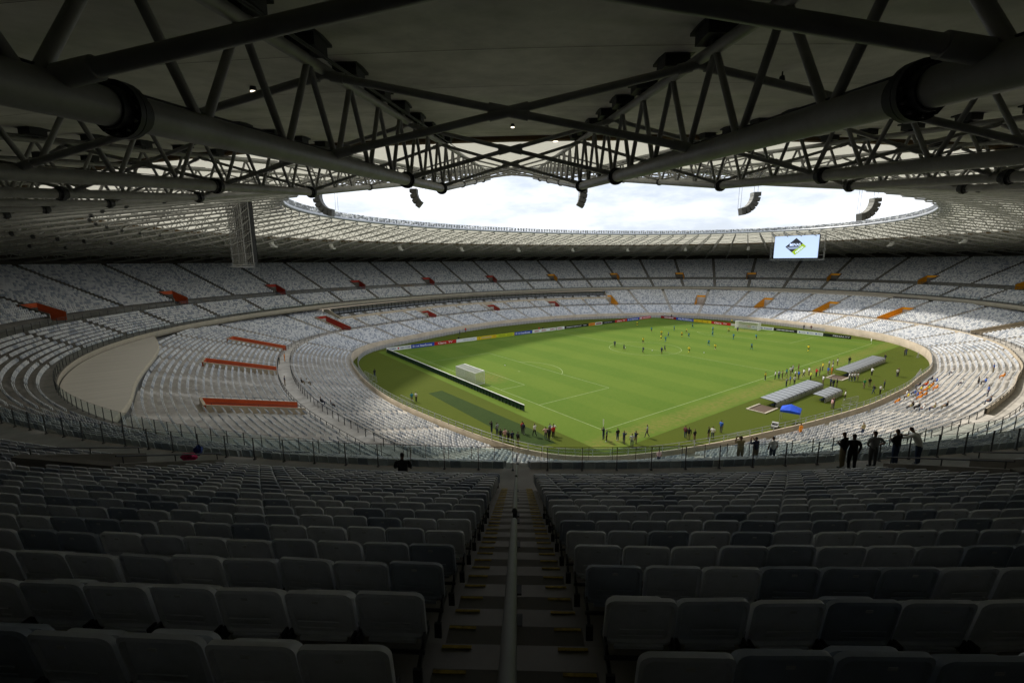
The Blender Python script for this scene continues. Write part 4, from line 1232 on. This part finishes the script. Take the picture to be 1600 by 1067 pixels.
goal(-52.5, -1, 'white goal with box net in front of the dark green hoarding')
goal(52.5, 1, 'white goal at the far end in front of the boards')
def flag(x, y, label):
    f_ = thing('corner_flag', label, 'flag', (x, y, 0), .6)
    MB().tube((0, 0, 0), (0, 0, 1.6), .025, 8).build('pole', [WHITE], f_, True)
    b = MB(); n = 6
    for i in range(n + 1):
        b.v += [(i * .09, .05 * math.sin(i * 1.1), 1.58 - i * .03), (i * .09, .05 * math.sin(i * 1.1 + .5), 1.12 - i * .09)]
    for i in range(n): b.f.append((2 * i, 2 * i + 1, 2 * i + 3, 2 * i + 2)); b.m.append(0)
    b.build('cloth', [WHITE], f_)
flag(-52.5, -34.0, 'white corner flag at the near left corner of the pitch'); flag(52.5, -34.0, 'white corner flag at the right corner of the pitch')

# ------------------------------------------------------------------ dugouts
SHEET = mat('clear_sheet', (.27, .285, .30), .4, .3, var=.12, scale=2, spec=.6)
def dugout(x0, x1, yb, yf, label, pit):
    t = thing('dugout', label, 'dugout', ((x0 + x1) / 2, yb, 0)); L2 = (x1 - x0) / 2
    MB().box((0, .1, .31), (L2, .06, .31)).build('back_wall', [STEEL_L], t)
    prof_ = [(0.05, .62), (.16, .86), (.55, 1.0), (1.2, 1.05), (yf - yb, 1.12)]
    n = int(round(2 * L2 / 1.5)); ws = 2 * L2 / n
    b = MB()
    for (a, z), (a2, z2) in zip(prof_[:-1], prof_[1:]):
        b.add([(-ws / 2 + .03, a, z), (ws / 2 - .03, a, z), (ws / 2 - .03, a2, z2), (-ws / 2 + .03, a2, z2), (-ws / 2 + .03, a, z - .03), (ws / 2 - .03, a, z - .03), (ws / 2 - .03, a2, z2 - .03), (-ws / 2 + .03, a2, z2 - .03)], [(0, 1, 2, 3), (7, 6, 5, 4)])
    me = b.mesh('roof_panel', [SHEET])
    rb = MB()
    for (a, z), (a2, z2) in zip(prof_[:-1], prof_[1:]): rb.tube((0, a, z), (0, a2, z2), .04, 8)
    rb.tube((0, .1, 0), (0, .05, .62), .04, 8)
    mr = rb.mesh('rib', [STEEL_D], True)
    for i in range(n): obj('roof_panel', me, t, (-L2 + ws * (i + .5), 0, 0))
    for i in range(n + 1): obj('rib', mr, t, (-L2 + ws * i, 0, 0))
    MB().box((0, .75, .3), (L2 - .2, .22, .05)).build('bench', [mat('bench_blue', (.06, .09, .16), .6)], t)
    if pit:
        for (xa, xb, ya, yb2) in ((-L2 - 4, -L2 - .05, yf - yb - .2, yf - yb + .05), (-L2 - 4.2, -L2 - 4, -.3, yf - yb + .05), (-L2 - 4, -L2 - .05, -.3, -.05)):
            MB().box(((xa + xb) / 2, (ya + yb2) / 2, .06), ((xb - xa) / 2, (yb2 - ya) / 2, .07)).build('pit_kerb', [FASCIA], t)
        MB().box((-L2 - 2, (yf - yb) / 2 - .1, .012), (1.95, (yf - yb) / 2 - .1, .006)).build('pit_floor', [mat('pit_floor', (.10, .07, .05), .9)], t)
dugout(-24.2, -6.4, -43.9, -41.3, 'long silver dugout nearest the camera with a tan kerbed pit at its left end', True)
dugout(6.5, 28.2, -43.6, -41.1, 'long silver dugout further right beside the crowd of staff', True)
dugout(-15.4, -8.2, -47.4, -45.5, 'short silver shelter standing behind the long near dugout', False)

# canopy, cart, barriers, balls
t = thing('canopy_tent', 'small blue pop-up canopy on the grass near the wall', 'canopy', (-29.4, -48.0, 0), .3)
BLU = mat('canopy_blue', (.01, .07, .55), .6, var=.1, scale=3)
b = MB(); h = 1.2
b.add([(-h, -h, 2.0), (h, -h, 2.0), (h, h, 2.0), (-h, h, 2.0), (0, 0, 2.75), (-h, -h, 1.75), (h, -h, 1.75), (h, h, 1.75), (-h, h, 1.75), (0, -h, 2.12), (h, 0, 2.12), (0, h, 2.12), (-h, 0, 2.12)],
      [(0, 9, 4), (9, 1, 4), (1, 10, 4), (10, 2, 4), (2, 11, 4), (11, 3, 4), (3, 12, 4), (12, 0, 4), (0, 5, 6, 1, 9), (1, 6, 7, 2, 10), (2, 7, 8, 3, 11), (3, 8, 5, 0, 12)]); b.build('canopy', [BLU], t)
for sx in (-1, 1):
    for sy in (-1, 1): MB().tube((sx * 1.15, sy * 1.15, 0), (sx * 1.15, sy * 1.15, 2.0), .03, 8).build('leg', [STEEL_L], t)
t = thing('utility_cart', 'low pale utility cart parked beside the blue canopy', 'cart', (-33.0, -47.6, 0), .35); t.scale = (.68, .68, .62)
MB().box((0, 0, .55), (1.2, .6, .14)).box((.85, 0, .8), (.35, .58, .14)).build('body', [mat('cart_white', (.38, .38, .37), .6)], t)
MB().box((-.3, 0, .36), (.9, .5, .08)).build('chassis', [BLACK], t)
for sx in (-.8, .8):
    for sy in (-.55, .55): MB().tube((sx, sy - .08, .24), (sx, sy + .08, .24), .24, 14).build('wheel', [BLACK], t, True)
MB().box((-.35, 0, .8), (.12, .5, .2)).build('seat', [BLACK], t)
def barrier(x0, y0, x1, y1, label):
    d = np.array([x1 - x0, y1 - y0]); l = np.linalg.norm(d); d /= l
    t = thing('crowd_barrier', label, 'barrier', (x0, y0, 0), math.atan2(d[1], d[0]), 'metal barriers on the grass')
    n = max(1, int(round(l / 2.3))); w = l / n
    for i in range(n):
        b = MB(); a = i * w + .04; c = (i + 1) * w - .04
        b.tube((a, 0, .05), (a, 0, 1.1), .025, 6); b.tube((c, 0, .05), (c, 0, 1.1), .025, 6); b.tube((a, 0, 1.1), (c, 0, 1.1), .025, 6); b.tube((a, 0, .2), (c, 0, .2), .02, 6)
        for q in np.linspace(a, c, 12)[1:-1]: b.tube((q, 0, .2), (q, 0, 1.1), .01, 4, cap=False)
        for q in (a + .2, c - .2): b.tube((q, -.3, .03), (q, .3, .03), .02, 6)
        b.build('barrier_panel', [STEEL_L], t)
for q in ((-67.9, -23.6, -67.0, -28.2, 'dark metal barrier left of the photographers by the near left wall'), (-68.6, 9.8, -68.9, 16.2, 'metal barriers by the wall at the far left of the grass'),
          (-69.6, -4.4, -69.2, -9.0, 'metal barrier beside two people by the left wall'), (-14.9, -49.6, -10.9, -50.4, 'metal barrier by the wall behind the near dugout'),
          (13.5, -52.0, 20.5, -51.2, 'metal barriers by the wall right of the far dugout'), (38.9, -46.6, 42.6, -46.0, 'short metal barrier at the right end of the grass'), (-43.5, -46.6, -39.8, -47.6, 'metal barrier by the near wall, left of the blue canopy')):
    barrier(*q)
def ball(x, y, label):
    b = MB(); n, mth = 12, 8
    for i in range(mth + 1):
        for j in range(n):
            a, p_ = 2 * math.pi * j / n, math.pi * i / mth; b.v.append((.11 * math.sin(p_) * math.cos(a), .11 * math.sin(p_) * math.sin(a), .115 + .11 * math.cos(p_)))
    for i in range(mth):
        for j in range(n): b.f.append((i * n + j, (i + 1) * n + j, (i + 1) * n + (j + 1) % n, i * n + (j + 1) % n)); b.m.append((i + j) % 5 == 0)
    o_ = b.build('football', [WHITE, STEEL_D], None, True); o_.location = (x, y, .009)
    tag(o_, label, 'ball', 'footballs on the pitch')
for q in ((6.2, -13.2, 'white football on the grass right of the centre circle'), (-1.6, -3.6, 'white football inside the centre circle'), (-3.9, 3.2, 'white football at the left of the centre circle'), (-40.9, 6.0, 'white football near the penalty spot before the left goal')): ball(*q)

# bundles left on the walkway wall at the left
def lump(name, label, loc, r, M, seed):
    rg = random.Random(seed); b = MB(); n, mth = 14, 9
    ph = [rg.uniform(0, 6) for _ in range(6)]
    for i in range(mth + 1):
        for j in range(n):
            a, p_ = 2 * math.pi * j / n, math.pi * i / mth
            k = 1 + .22 * math.sin(3 * a + ph[0]) * math.sin(p_ * 2 + ph[1]) + .12 * math.sin(5 * a + ph[2] + 4 * p_)
            b.v.append((r[0] * k * math.sin(p_) * math.cos(a), r[1] * k * math.sin(p_) * math.sin(a), r[2] * (1 + k * math.cos(p_))))
    for i in range(mth):
        for j in range(n): b.f.append((i * n + j, (i + 1) * n + j, (i + 1) * n + (j + 1) % n, i * n + (j + 1) % n)); b.m.append(0)
    o_ = b.build(name, [M], None, True); o_.location = loc; o_.rotation_euler = (0, 0, rz + 1.57); return tag(o_, label, 'bag')
lump('cloth_bundle', 'crumpled pink cloth bundle on the ledge at the left below the near seats', (-97.55, -51.2, UBZ + .23), (.36, .18, .15), mat('pink_cloth', (.70, .04, .18), .8, var=.3, scale=9), 3)
lump('blue_bag', 'small blue bag on the ledge behind the pink bundle', (-97.2, -50.75, UBZ + .23), (.18, .15, .2), mat('blue_cloth', (.02, .05, .22), .8, var=.3, scale=9), 5)

# ------------------------------------------------------------------ people
def pose(kind):
    J = dict(pel=(0, 0, .95, .145), spi=(0, 0, 1.13, .142), che=(0, 0, 1.29, .155), nkb=(-.005, 0, 1.45, .065), nek=(.005, 0, 1.51, .05), hd1=(.02, 0, 1.585, .072), hd2=(.012, 0, 1.665, .088), hd3=(.0, 0, 1.725, .05),
             nos=(.112, 0, 1.62, .012))
    for s_, c in ((1, 'L'), (-1, 'R')):
        J.update({'sho' + c: (0, s_ * .19, 1.39, .072), 'elb' + c: (-.02, s_ * .25, 1.13, .052), 'wri' + c: (.05, s_ * .255, .90, .035), 'han' + c: (.08, s_ * .25, .82, .038),
                  'hip' + c: (0, s_ * .095, .88, .1), 'kne' + c: (.015, s_ * .105, .49, .07), 'ank' + c: (-.02, s_ * .10, .085, .048), 'toe' + c: (.13, s_ * .115, .04, .034)})
    def mv(k, *p): J[k] = (*p, J[k][3])
    if kind == 'h':
        for s_, c in ((1, 'L'), (-1, 'R')): mv('elb' + c, -.07, s_ * .37, 1.17); mv('wri' + c, .03, s_ * .22, 1.03); mv('han' + c, .08, s_ * .165, 1.0)
    if kind == 'w':
        mv('kneL', .17, .09, .51); mv('ankL', .22, .09, .085); mv('toeL', .37, .09, .06); mv('kneR', -.04, -.09, .49); mv('ankR', -.27, -.09, .14); mv('toeR', -.15, -.09, .05)
        mv('elbL', -.12, .22, 1.15); mv('wriL', -.08, .24, .92); mv('hanL', -.05, .24, .84); mv('elbR', .06, -.22, 1.14); mv('wriR', .22, -.21, .98); mv('hanR', .29, -.2, .93)
    if kind == 'r':
        mv('kneL', .3, .09, .62); mv('ankL', .16, .09, .27); mv('toeL', .29, .09, .2); mv('kneR', -.05, -.09, .49); mv('ankR', -.34, -.09, .2); mv('toeR', -.28, -.09, .06)
        mv('elbL', -.2, .22, 1.2); mv('wriL', -.02, .24, 1.05); mv('hanL', .05, .23, 1.08); mv('elbR', .02, -.24, 1.15); mv('wriR', .22, -.18, 1.18); mv('hanR', .29, -.15, 1.22)
    if kind == 'c':
        for s_, c in ((1, 'L'), (-1, 'R')): mv('elb' + c, .14, s_ * .22, 1.22); mv('wri' + c, .27, s_ * .10, 1.44); mv('han' + c, .3, s_ * .06, 1.52)
    if kind == 'f':   # arms folded
        for s_, c in ((1, 'L'), (-1, 'R')): mv('elb' + c, .04, s_ * .25, 1.14); mv('wri' + c, .19, s_ * .04, 1.16 + s_ * .03); mv('han' + c, .2, -s_ * .06, 1.17 + s_ * .03)
    if kind in ('l', 'sit'):
        pass
    if kind == 'l':   # leaning on a rail ahead
        for k in ('che', 'nkb', 'nek', 'hd1', 'hd2', 'hd3', 'nos', 'shoL', 'shoR'):
            x, y, z, r = J[k]; a = R(24); zz = z - .95; J[k] = (x * math.cos(a) + zz * math.sin(a), y, .95 + zz * math.cos(a) - x * math.sin(a), r)
        mv('spi', .06, 0, 1.12)
        mv('elbL', .42, .26, 1.18); mv('wriL', .60, .22, 1.14); mv('hanL', .68, .2, 1.15); mv('elbR', .40, -.27, 1.16); mv('wriR', .58, -.22, 1.13); mv('hanR', .66, -.19, 1.14)
    if kind == 'sit':
        for k in J:
            x, y, z, r = J[k]
            if k[:3] not in ('kne', 'ank', 'toe', 'hip'): J[k] = (x - .02 - (z - .95) * .06, y, z - .40, r)
        for s_, c in ((1, 'L'), (-1, 'R')):
            mv('hip' + c, .03, s_ * .09, .53); mv('kne' + c, .42, s_ * .12, .52); mv('ank' + c, .40, s_ * .12, .09); mv('toe' + c, .54, s_ * .125, .04)
            mv('elb' + c, .08, s_ * .24, .74); mv('wri' + c, .28, s_ * .17, .66); mv('han' + c, .36, s_ * .14, .63)
    return J
BONES = [('pel', 'spi', 0), ('spi', 'che', 0), ('che', 'nkb', 0), ('nkb', 'nek', 2), ('nek', 'hd1', 2), ('hd1', 'hd2', 2), ('hd2', 'hd3', 3), ('hd1', 'nos', 2)]
for c in 'LR':
    BONES += [('che', 'sho' + c, 0), ('sho' + c, 'elb' + c, 0), ('elb' + c, 'wri' + c, 5), ('wri' + c, 'han' + c, 2), ('pel', 'hip' + c, 1), ('hip' + c, 'kne' + c, 1), ('kne' + c, 'ank' + c, 6), ('ank' + c, 'toe' + c, 4)]
_body = {}
def body(kind, hi=False):
    if (kind, hi) in _body: return _body[(kind, hi)]
    J = pose(kind); bones = list(BONES)
    if hi:   # five fingers on each hand
        for s_, c in ((1, 'L'), (-1, 'R')):
            h_ = np.array(J['han' + c][:3]); w_ = np.array(J['wri' + c][:3]); e = h_ - w_; e /= np.linalg.norm(e)
            sd = np.cross(e, (0, s_ * 1.0, 0.2)); sd /= np.linalg.norm(sd); nn = np.cross(e, sd)
            for i, (o_, ln_) in enumerate(((-.026, .055), (-.009, .066), (.009, .062), (.026, .048))):
                k1, k2 = f'fa{i}{c}', f'fb{i}{c}'
                a = h_ + e * .03 + sd * o_; J[k1] = (*a, .0095); J[k2] = (*(a + e * ln_ + nn * .012), .008); bones += [('han' + c, k1, 2), (k1, k2, 2)]
            a = w_ + e * .035 + sd * -.03; J['ta' + c] = (*a, .012); J['tb' + c] = (*(a + e * .04 - sd * .025), .0095); bones += [('han' + c, 'ta' + c, 2), ('ta' + c, 'tb' + c, 2)]
    names = list(J); idx = {n: i for i, n in enumerate(names)}
    me = bpy.data.meshes.new('body'); me.from_pydata([J[n][:3] for n in names], [(idx[a], idx[b]) for a, b, _ in bones], [])
    o_ = bpy.data.objects.new('body_tmp', me); COL.objects.link(o_)
    sk = o_.modifiers.new('skin', 'SKIN'); sk.use_smooth_shade = True; sk.branch_smoothing = 0.4
    if not me.skin_vertices:
        bpy.context.view_layer.objects.active = o_; o_.select_set(True)
    for n, sv in zip(names, me.skin_vertices[0].data): sv.radius = (J[n][3], J[n][3]); sv.use_root = (n == 'pel')
    ss = o_.modifiers.new('sub', 'SUBSURF'); ss.levels = 1; ss.render_levels = 1
    bpy.context.view_layer.update()
    dg = bpy.context.evaluated_depsgraph_get()
    m2 = bpy.data.meshes.new_from_object(o_.evaluated_get(dg)); m2.name = 'body'
    bpy.data.objects.remove(o_)
    nf = len(m2.polygons); C = np.zeros(nf * 3); m2.polygons.foreach_get('center', C); C = C.reshape(-1, 3)
    best = np.full(nf, 1e9); reg = np.zeros(nf, int)
    for a, b, rg_ in bones:
        p0 = np.array(J[a][:3]); p1 = np.array(J[b][:3]); d = p1 - p0; L_ = d @ d
        tt = np.clip((C - p0) @ d / L_, 0, 1); q = np.linalg.norm(C - p0 - tt[:, None] * d, axis=1) - (J[a][3] * (1 - tt) + J[b][3] * tt)
        u = q < best; best[u] = q[u]; reg[u] = rg_
    hx, hy, hz, _ = J['hd2']
    hair = (reg == 2) & (np.linalg.norm(C - [hx, hy, hz], axis=1) < .16) & ((C[:, 0] < hx - .01) & (C[:, 2] > hz - .07) | (C[:, 2] > hz + .03))
    reg[hair] = 3
    m2.polygons.foreach_set('material_index', reg.astype(np.int32)); m2.polygons.foreach_set('use_smooth', np.ones(nf, bool))
    _body[(kind, hi)] = m2
    return m2
CC = {'W': ('white', (.72, .72, .70)), 'D': ('black', (.015, .015, .017)), 'N': ('navy', (.018, .025, .06)), 'G': ('grey', (.24, .25, .26)), 'R': ('red', (.5, .03, .02)), 'O': ('orange', (.75, .25, .015)), 'B': ('blue', (.04, .12, .45)),
      'T': ('teal', (.02, .22, .30)), 'Y': ('yellow', (.70, .55, .04)), 'K': ('khaki', (.34, .28, .14)), 'P': ('pink', (.62, .38, .38)), 'S': ('striped', (.40, .42, .46)), 'M': ('maroon', (.14, .02, .04)), 'E': ('green', (.03, .26, .10)), 'L': ('lime', (.55, .62, .05)),
      'y': ('yellow', (.75, .58, .03)), 'b': ('teal', (.025, .20, .30)), 'n': ('navy', (.015, .025, .09))}
SKINS = [mat(f'skin_{i}', c, .55) for i, c in enumerate(((.32, .17, .10), (.20, .10, .055), (.12, .06, .035), (.42, .25, .17)))]
HAIR = mat('hair_dark', (.012, .009, .007), .6); SHOE = mat('shoe_dark', (.02, .02, .022), .5); SHOE_W = mat('shoe_white', (.55, .55, .55), .5)
TROU = [mat(f'trousers_{n}', c, .8) for n, c in (('black', (.015, .015, .018)), ('denim', (.04, .06, .12)), ('grey', (.09, .09, .095)), ('khaki', (.22, .18, .11)))]
PR = random.Random(5)
def person(x, y, z, c, ps, face, label, group=None, hi=False, scale=None, trou=None, skin=None, sleeve=None):
    src = body(ps, hi); me = src.copy(); me.name = 'person'
    cn, cv = CC[c]; sh = mat('cloth_' + cn + c, cv, .8)
    player = c in 'ybn'
    tr = trou or (mat('shorts_' + c, {'y': (.02, .02, .025), 'b': (.015, .02, .03), 'n': (.012, .016, .05)}[c], .8) if player else PR.choice(TROU))
    if c == 'O' and not player: tr = mat('trousers_orange', (.72, .24, .02), .8)
    skn = skin or PR.choice(SKINS)
    ms = [sh, tr, skn, HAIR, SHOE_W if PR.random() < .3 else SHOE, (sh if (sleeve if sleeve is not None else (c in 'DNO' and PR.random() < .6)) else skn), (PR.choice((skn, sh)) if player else tr)]
    me.materials.clear()
    for q in ms: me.materials.append(q)
    mi = np.zeros(len(src.polygons), np.int32); src.polygons.foreach_get('material_index', mi); me.polygons.foreach_set('material_index', mi)
    o_ = obj('person', me, None, (x, y, z), face); s_ = scale or PR.uniform(.97, 1.05); w_ = 1.16 if hi else 1.05; o_.scale = (s_ * w_, s_ * w_, s_)
    return tag(o_, label, 'person', group)
def img_x(x, y, z=0):
    q = np.array([x, y, z]) - CAM; return q @ RGT / (q @ FWD)
def crowd(data, what, where, group, facef, zf=None):
    order = {}
    for e in sorted(data, key=lambda e: img_x(e[0], e[1])): order.setdefault(e[-2], []).append(e)
    for c, l in order.items():
        for i, e in enumerate(l):
            nm = CC[c][0]
            lb = f'{what} in {nm} {where}' + ('' if len(l) == 1 else f', {ordn(i + 1)} from left of that colour')
            z = e[2] if len(e) == 5 else 0.009
            person(e[0], e[1], z, c, e[-1], facef(e), lb, group)
players=[(31.8,28.1,'y','r'),(23.7,15.8,'b','r'),(31.9,13.1,'b','s'),(41.5,12.6,'b','w'),(30.2,7.4,'y','r'),(20.2,9.5,'y','s'),(13.0,4.4,'y','r'),(19.9,6.8,'b','w'),(11.5,1.8,'b','r'),(23.0,4.3,'y','s'),(22.7,1.8,'b','r'),(39.9,4.3,'b','s'),(30.7,-1.0,'b','r'),(40.9,-0.4,'y','r'),(45.4,-0.9,'n','s'),(30.8,-7.4,'b','w'),(34.8,-11.9,'b','r'),(19.6,-18.2,'b','w'),(15.7,-8.7,'b','r'),(11.7,-12.9,'y','r'),(3.1,-11.0,'y','r'),(5.1,4.5,'y','w'),(-5.1,5.8,'n','s'),(-6.7,1.3,'n','w'),(-6.0,-4.2,'n','r'),(-2.8,-7.3,'n','s'),(0.4,-5.9,'n','w'),(27.7,-28.2,'y','r')]
staff=[(-8.7,-34.9,'Y','s'),(-6.5,-35.7,'W','s'),(-5.4,-35.9,'S','s'),(-4.9,-36.3,'K','s'),(-2.7,-36.1,'T','w'),(-0.4,-35.9,'W','s'),(1.5,-35.5,'G','s'),(-3.0,-37.8,'W','h'),(-2.7,-38.3,'B','s'),(3.1,-35.9,'M','s'),(-0.2,-38.2,'W','w'),(2.2,-38.2,'W','s'),(-1.7,-40.0,'L','s'),(1.9,-39.6,'R','h'),(3.8,-39.5,'N','s'),(8.5,-38.3,'Y','s'),(5.4,-40.4,'B','s'),(5.7,-40.9,'O','s'),(12.1,-38.2,'W','s'),(12.7,-38.7,'G','s'),(15.7,-38.5,'W','s'),(8.9,-39.9,'W','w'),(-8.0,-39.0,'B','s'),(-10.2,-39.3,'G','h'),(-7.4,-39.5,'W','s'),(-3.1,-42.6,'W','s'),(-3.9,-44.1,'N','s'),(-4.8,-44.8,'N','s'),(-3.7,-45.0,'D','s'),(3.4,-44.6,'W','s'),(3.5,-45.0,'W','h'),(4.0,-45.3,'W','s'),(4.6,-45.6,'W','s'),(11.5,-45.8,'W','h'),(-0.5,-48.1,'E','s'),(1.5,-48.3,'D','s'),(-3.4,-50.3,'D','w'),(-3.0,-51.1,'W','h'),(1.2,-50.5,'N','s'),(14.1,-49.1,'W','s'),(14.9,-49.1,'D','s'),(39.9,-44.0,'D','s'),(40.8,-44.1,'N','s'),(-11.2,-48.7,'W','s'),(-17.7,-49.1,'P','s'),(-17.3,-49.2,'D','s'),(19.4,-39.5,'D','s'),(29.0,-43.2,'D','h')]
press=[(-65.3,-25.7,'D','c'),(-65.1,-26.7,'G','s'),(-65.5,-29.1,'P','s'),(-65.2,-30.3,'N','w'),(-64.9,-31.1,'D','s'),(-62.0,-28.2,'R','s'),(-62.2,-28.7,'N','s'),(-61.4,-30.1,'W','w'),(-60.9,-31.8,'P','h'),(-60.8,-32.3,'D','s'),(-59.8,-32.0,'R','s'),(-59.5,-31.0,'G','s'),(-59.2,-31.4,'W','h'),(-54.9,-36.3,'N','c'),(-55.2,-37.1,'N','s'),(-65.9,-28.7,'D','s'),(-65.4,-29.7,'D','s'),(-53.8,-37.7,'D','s'),(-54.0,-38.9,'N','c'),(-53.9,-40.1,'S','s'),(-52.7,-39.7,'N','c'),(-49.9,-39.3,'G','w'),(-46.1,-42.4,'M','s'),(-46.4,-43.9,'D','s'),(-46.4,-43.1,'D','s'),(-44.2,-44.5,'D','s'),(-43.6,-44.7,'W','s'),(-40.7,-44.2,'B','s'),(-68.3,-6.1,'T','s'),(-67.7,-6.5,'W','s'),(-67.5,14.2,'D','s')]
stand=[(2.7,-55.8,2.00,'O','sit'),(-2.2,-56.4,2.12,'Y','sit'),(-2.9,-57.1,2.25,'O','sit'),(-0.2,-57.1,2.25,'O','sit'),(1.5,-57.2,2.25,'O','sit'),(-6.4,-57.4,2.25,'O','sit'),(-7.2,-57.8,2.38,'O','sit'),(-9.5,-57.9,2.38,'O','sit'),(-0.8,-58.1,2.38,'O','sit'),(-7.8,-56.6,2.12,'B','sit'),(-5.5,-56.5,2.12,'B','sit'),(-6.2,-55.7,2.00,'W','sit'),(-8.8,-56.0,2.12,'Y','sit'),(-1.6,-56.9,2.25,'L','sit'),(1.6,-56.4,2.12,'R','sit'),(1.6,-55.5,2.00,'D','sit'),(-16.5,-58.2,2.50,'D','sit'),(-17.0,-58.0,2.50,'K','sit'),(-17.1,-58.8,2.62,'D','sit'),(-18.2,-59.6,2.75,'W','sit'),(-17.4,-60.6,2.88,'K','sit'),(-15.9,-61.4,3.00,'D','sit'),(3.3,-59.6,2.62,'W','sit'),(14.3,-57.1,2.38,'W','sit'),(16.4,-61.5,3.12,'B','s'),(2.7,-61.7,3.00,'D','s'),(4.2,-62.6,3.12,'B','sit'),(-4.9,-63.8,3.25,'B','s'),(-11.9,-65.1,3.50,'N','sit'),(-11.0,-65.8,3.50,'K','sit'),(6.9,-55.6,2.00,'N','sit'),(5.4,-56.4,2.12,'B','sit'),(-12.9,-55.7,2.12,'O','sit'),(9.3,-64.0,3.38,'O','sit'),(-37.8,-52.6,2.38,'O','s'),(-34.4,-57.8,3.00,'K','s'),(-57.9,-46.9,2.88,'P','s')]
stand_l=[(-83.6,21.0,3.00,'D','s'),(-82.3,23.2,2.88,'O','s'),(-85.6,3.2,3.00,'N','s'),(-83.7,2.7,2.50,'D','sit'),(-82.6,2.5,2.25,'W','sit'),(-83.2,-10.4,2.62,'D','sit'),(-82.8,-12.1,2.62,'G','sit')]
_lt = np.linspace(0, 2 * math.pi, 2000); _lx, _ly, _lnx, _lny = LO.at(_lt)
def lo_s(x, y):
    d2 = (_lx - x) ** 2 + (_ly - y) ** 2; j = int(np.argmin(d2)); return (x - _lx[j]) * _lnx[j] + (y - _ly[j]) * _lny[j], math.atan2(-_lny[j], -_lnx[j]), _lnx[j], _lny[j]
def lo_z(s_):
    if s_ < 0: return 0.009
    if s_ < LW0: return 1.2 if s_ < L10 else L1Z + L1R * int((s_ - L10) / L1D)
    if s_ < LW1: return LWZ
    return L2Z + L2R * int((s_ - LW1) / L2D)
def settle(l):
    o_ = []
    for x, y, z, c, ps in l:
        s_, fa, nx, ny = lo_s(x, y)
        if ps == 'sit':
            j = max(0, round((s_ - L10 - .30) / L1D)) if s_ < LW0 else round((s_ - LW1 - .3) / L2D)
            s2 = (L10 + L1D * min(j, NL1 - 1) if s_ < LW0 else LW1 + L2D * j) + .18
            zz = (L1Z + L1R * min(j, NL1 - 1)) if s_ < LW0 else L2Z + L2R * j
        else: s2, zz = s_, lo_z(s_)
        o_.append((x + (s2 - s_) * nx, y + (s2 - s_) * ny, zz, c, ps))
    return o_
crowd(players, 'player', 'on the pitch', 'players training on the pitch', lambda e: PR.uniform(0, 6.28))
crowd(staff, 'person', 'standing near the dugouts', 'staff and press near the dugouts', lambda e: PR.uniform(.6, 2.6))
crowd(press, 'person', 'on the grass at the near left', 'photographers on the near grass', lambda e: PR.uniform(-.2, 2.2))
crowd(settle(stand), 'spectator', 'in the right-hand lower stand', 'spectators in the lower stand', lambda e: lo_s(e[0], e[1])[1] + PR.uniform(-.3, .3))
crowd(settle(stand_l), 'spectator', 'in the left-hand lower stand', 'spectators in the left lower stand', lambda e: lo_s(e[0], e[1])[1] + PR.uniform(-.3, .3))
# people at the far wall and by the boards
for i, (x, y, c) in enumerate(((-27.5, 50.2, 'G'), (-24, 52.5, 'R'), (-34.2, 38.9, 'D'), (-4.2, 38.9, 'R'), (-2.6, 38.9, 'D'), (47, 45.5, 'D'), (58.8, 36, 'W'), (59, 33, 'D'), (62, 10, 'Y'), (62.5, 6, 'D'), (66, -12, 'D'), (66.3, -14, 'M'), (69, -24, 'M'), (18, 56, 'W'))):
    person(x, y, .009, c, 's', PR.uniform(3, 5), f'{CC[c][0]} clad figure standing by the far wall, {ordn(i + 1)} along it from the left', 'figures along the far wall')
# the five looking over the walkway guard rail on the right, the three at the front edge, the one at the left
def up_dz(x, y):
    d2 = (_x - x) ** 2 + (_y - y) ** 2; j = int(np.argmin(d2)); return (x - _x[j]) * _nx[j] + (y - _y[j]) * _ny[j], _nx[j], _ny[j]
def onfloor(x, y, dd, z, c, ps, lab, turn=0, **k):
    d, nx, ny = up_dz(x, y); x += (dd - d) * nx; y += (dd - d) * ny
    person(float(x), float(y), z, c, ps, math.atan2(-ny, -nx) + turn, lab, hi=True, **k)
onfloor(-73.79, -67.69, 7.9, WALK_Z, 'D', 'f', 'person in dark shirt at the walkway rail, leftmost of the five', .5, scale=1.0, trou=TROU[3], skin=SKINS[1], sleeve=True)
onfloor(-73.55, -67.75, 8.15, WALK_Z, 'D', 's', 'person in black close behind the leftmost one at the walkway rail', -.2, scale=1.0, trou=TROU[0], skin=SKINS[2], sleeve=True)
onfloor(-72.50, -68.35, 7.95, WALK_Z, 'G', 'h', 'person in grey shirt with hands on hips at the walkway rail', 0, scale=1.0, trou=TROU[2], skin=SKINS[1])
onfloor(-71.55, -69.05, 7.9, WALK_Z, 'D', 'f', 'person in black shirt and jeans at the walkway rail, second from right', .3, scale=1.0, trou=TROU[1], skin=SKINS[1])
onfloor(-70.70, -69.60, 8.05, WALK_Z, 'W', 'l', 'person in pale shirt and jeans leaning on the walkway rail, rightmost', .45, scale=1.04, trou=TROU[1], skin=SKINS[1])
onfloor(-69.85, -60.88, .62, UAZ, 'K', 'c', 'person in khaki at the front guard rail, raising a camera', 0, trou=TROU[3], skin=SKINS[1])
onfloor(-68.94, -61.3, .62, UAZ, 'N', 'c', 'person in navy top at the front guard rail, right of the one in khaki', .2, trou=TROU[3], skin=SKINS[0], sleeve=True)
onfloor(-68.2, -62.3, .62, UAZ, 'W', 's', 'person in pale shirt at the front guard rail, right of the one in navy', 0, scale=.95, trou=TROU[1])
onfloor(-90.69, -58.21, 10.0, WALK_Z, 'D', 'f', 'person in black standing on the walkway left of the central stairway', .2, scale=1.1, skin=SKINS[2], sleeve=True)
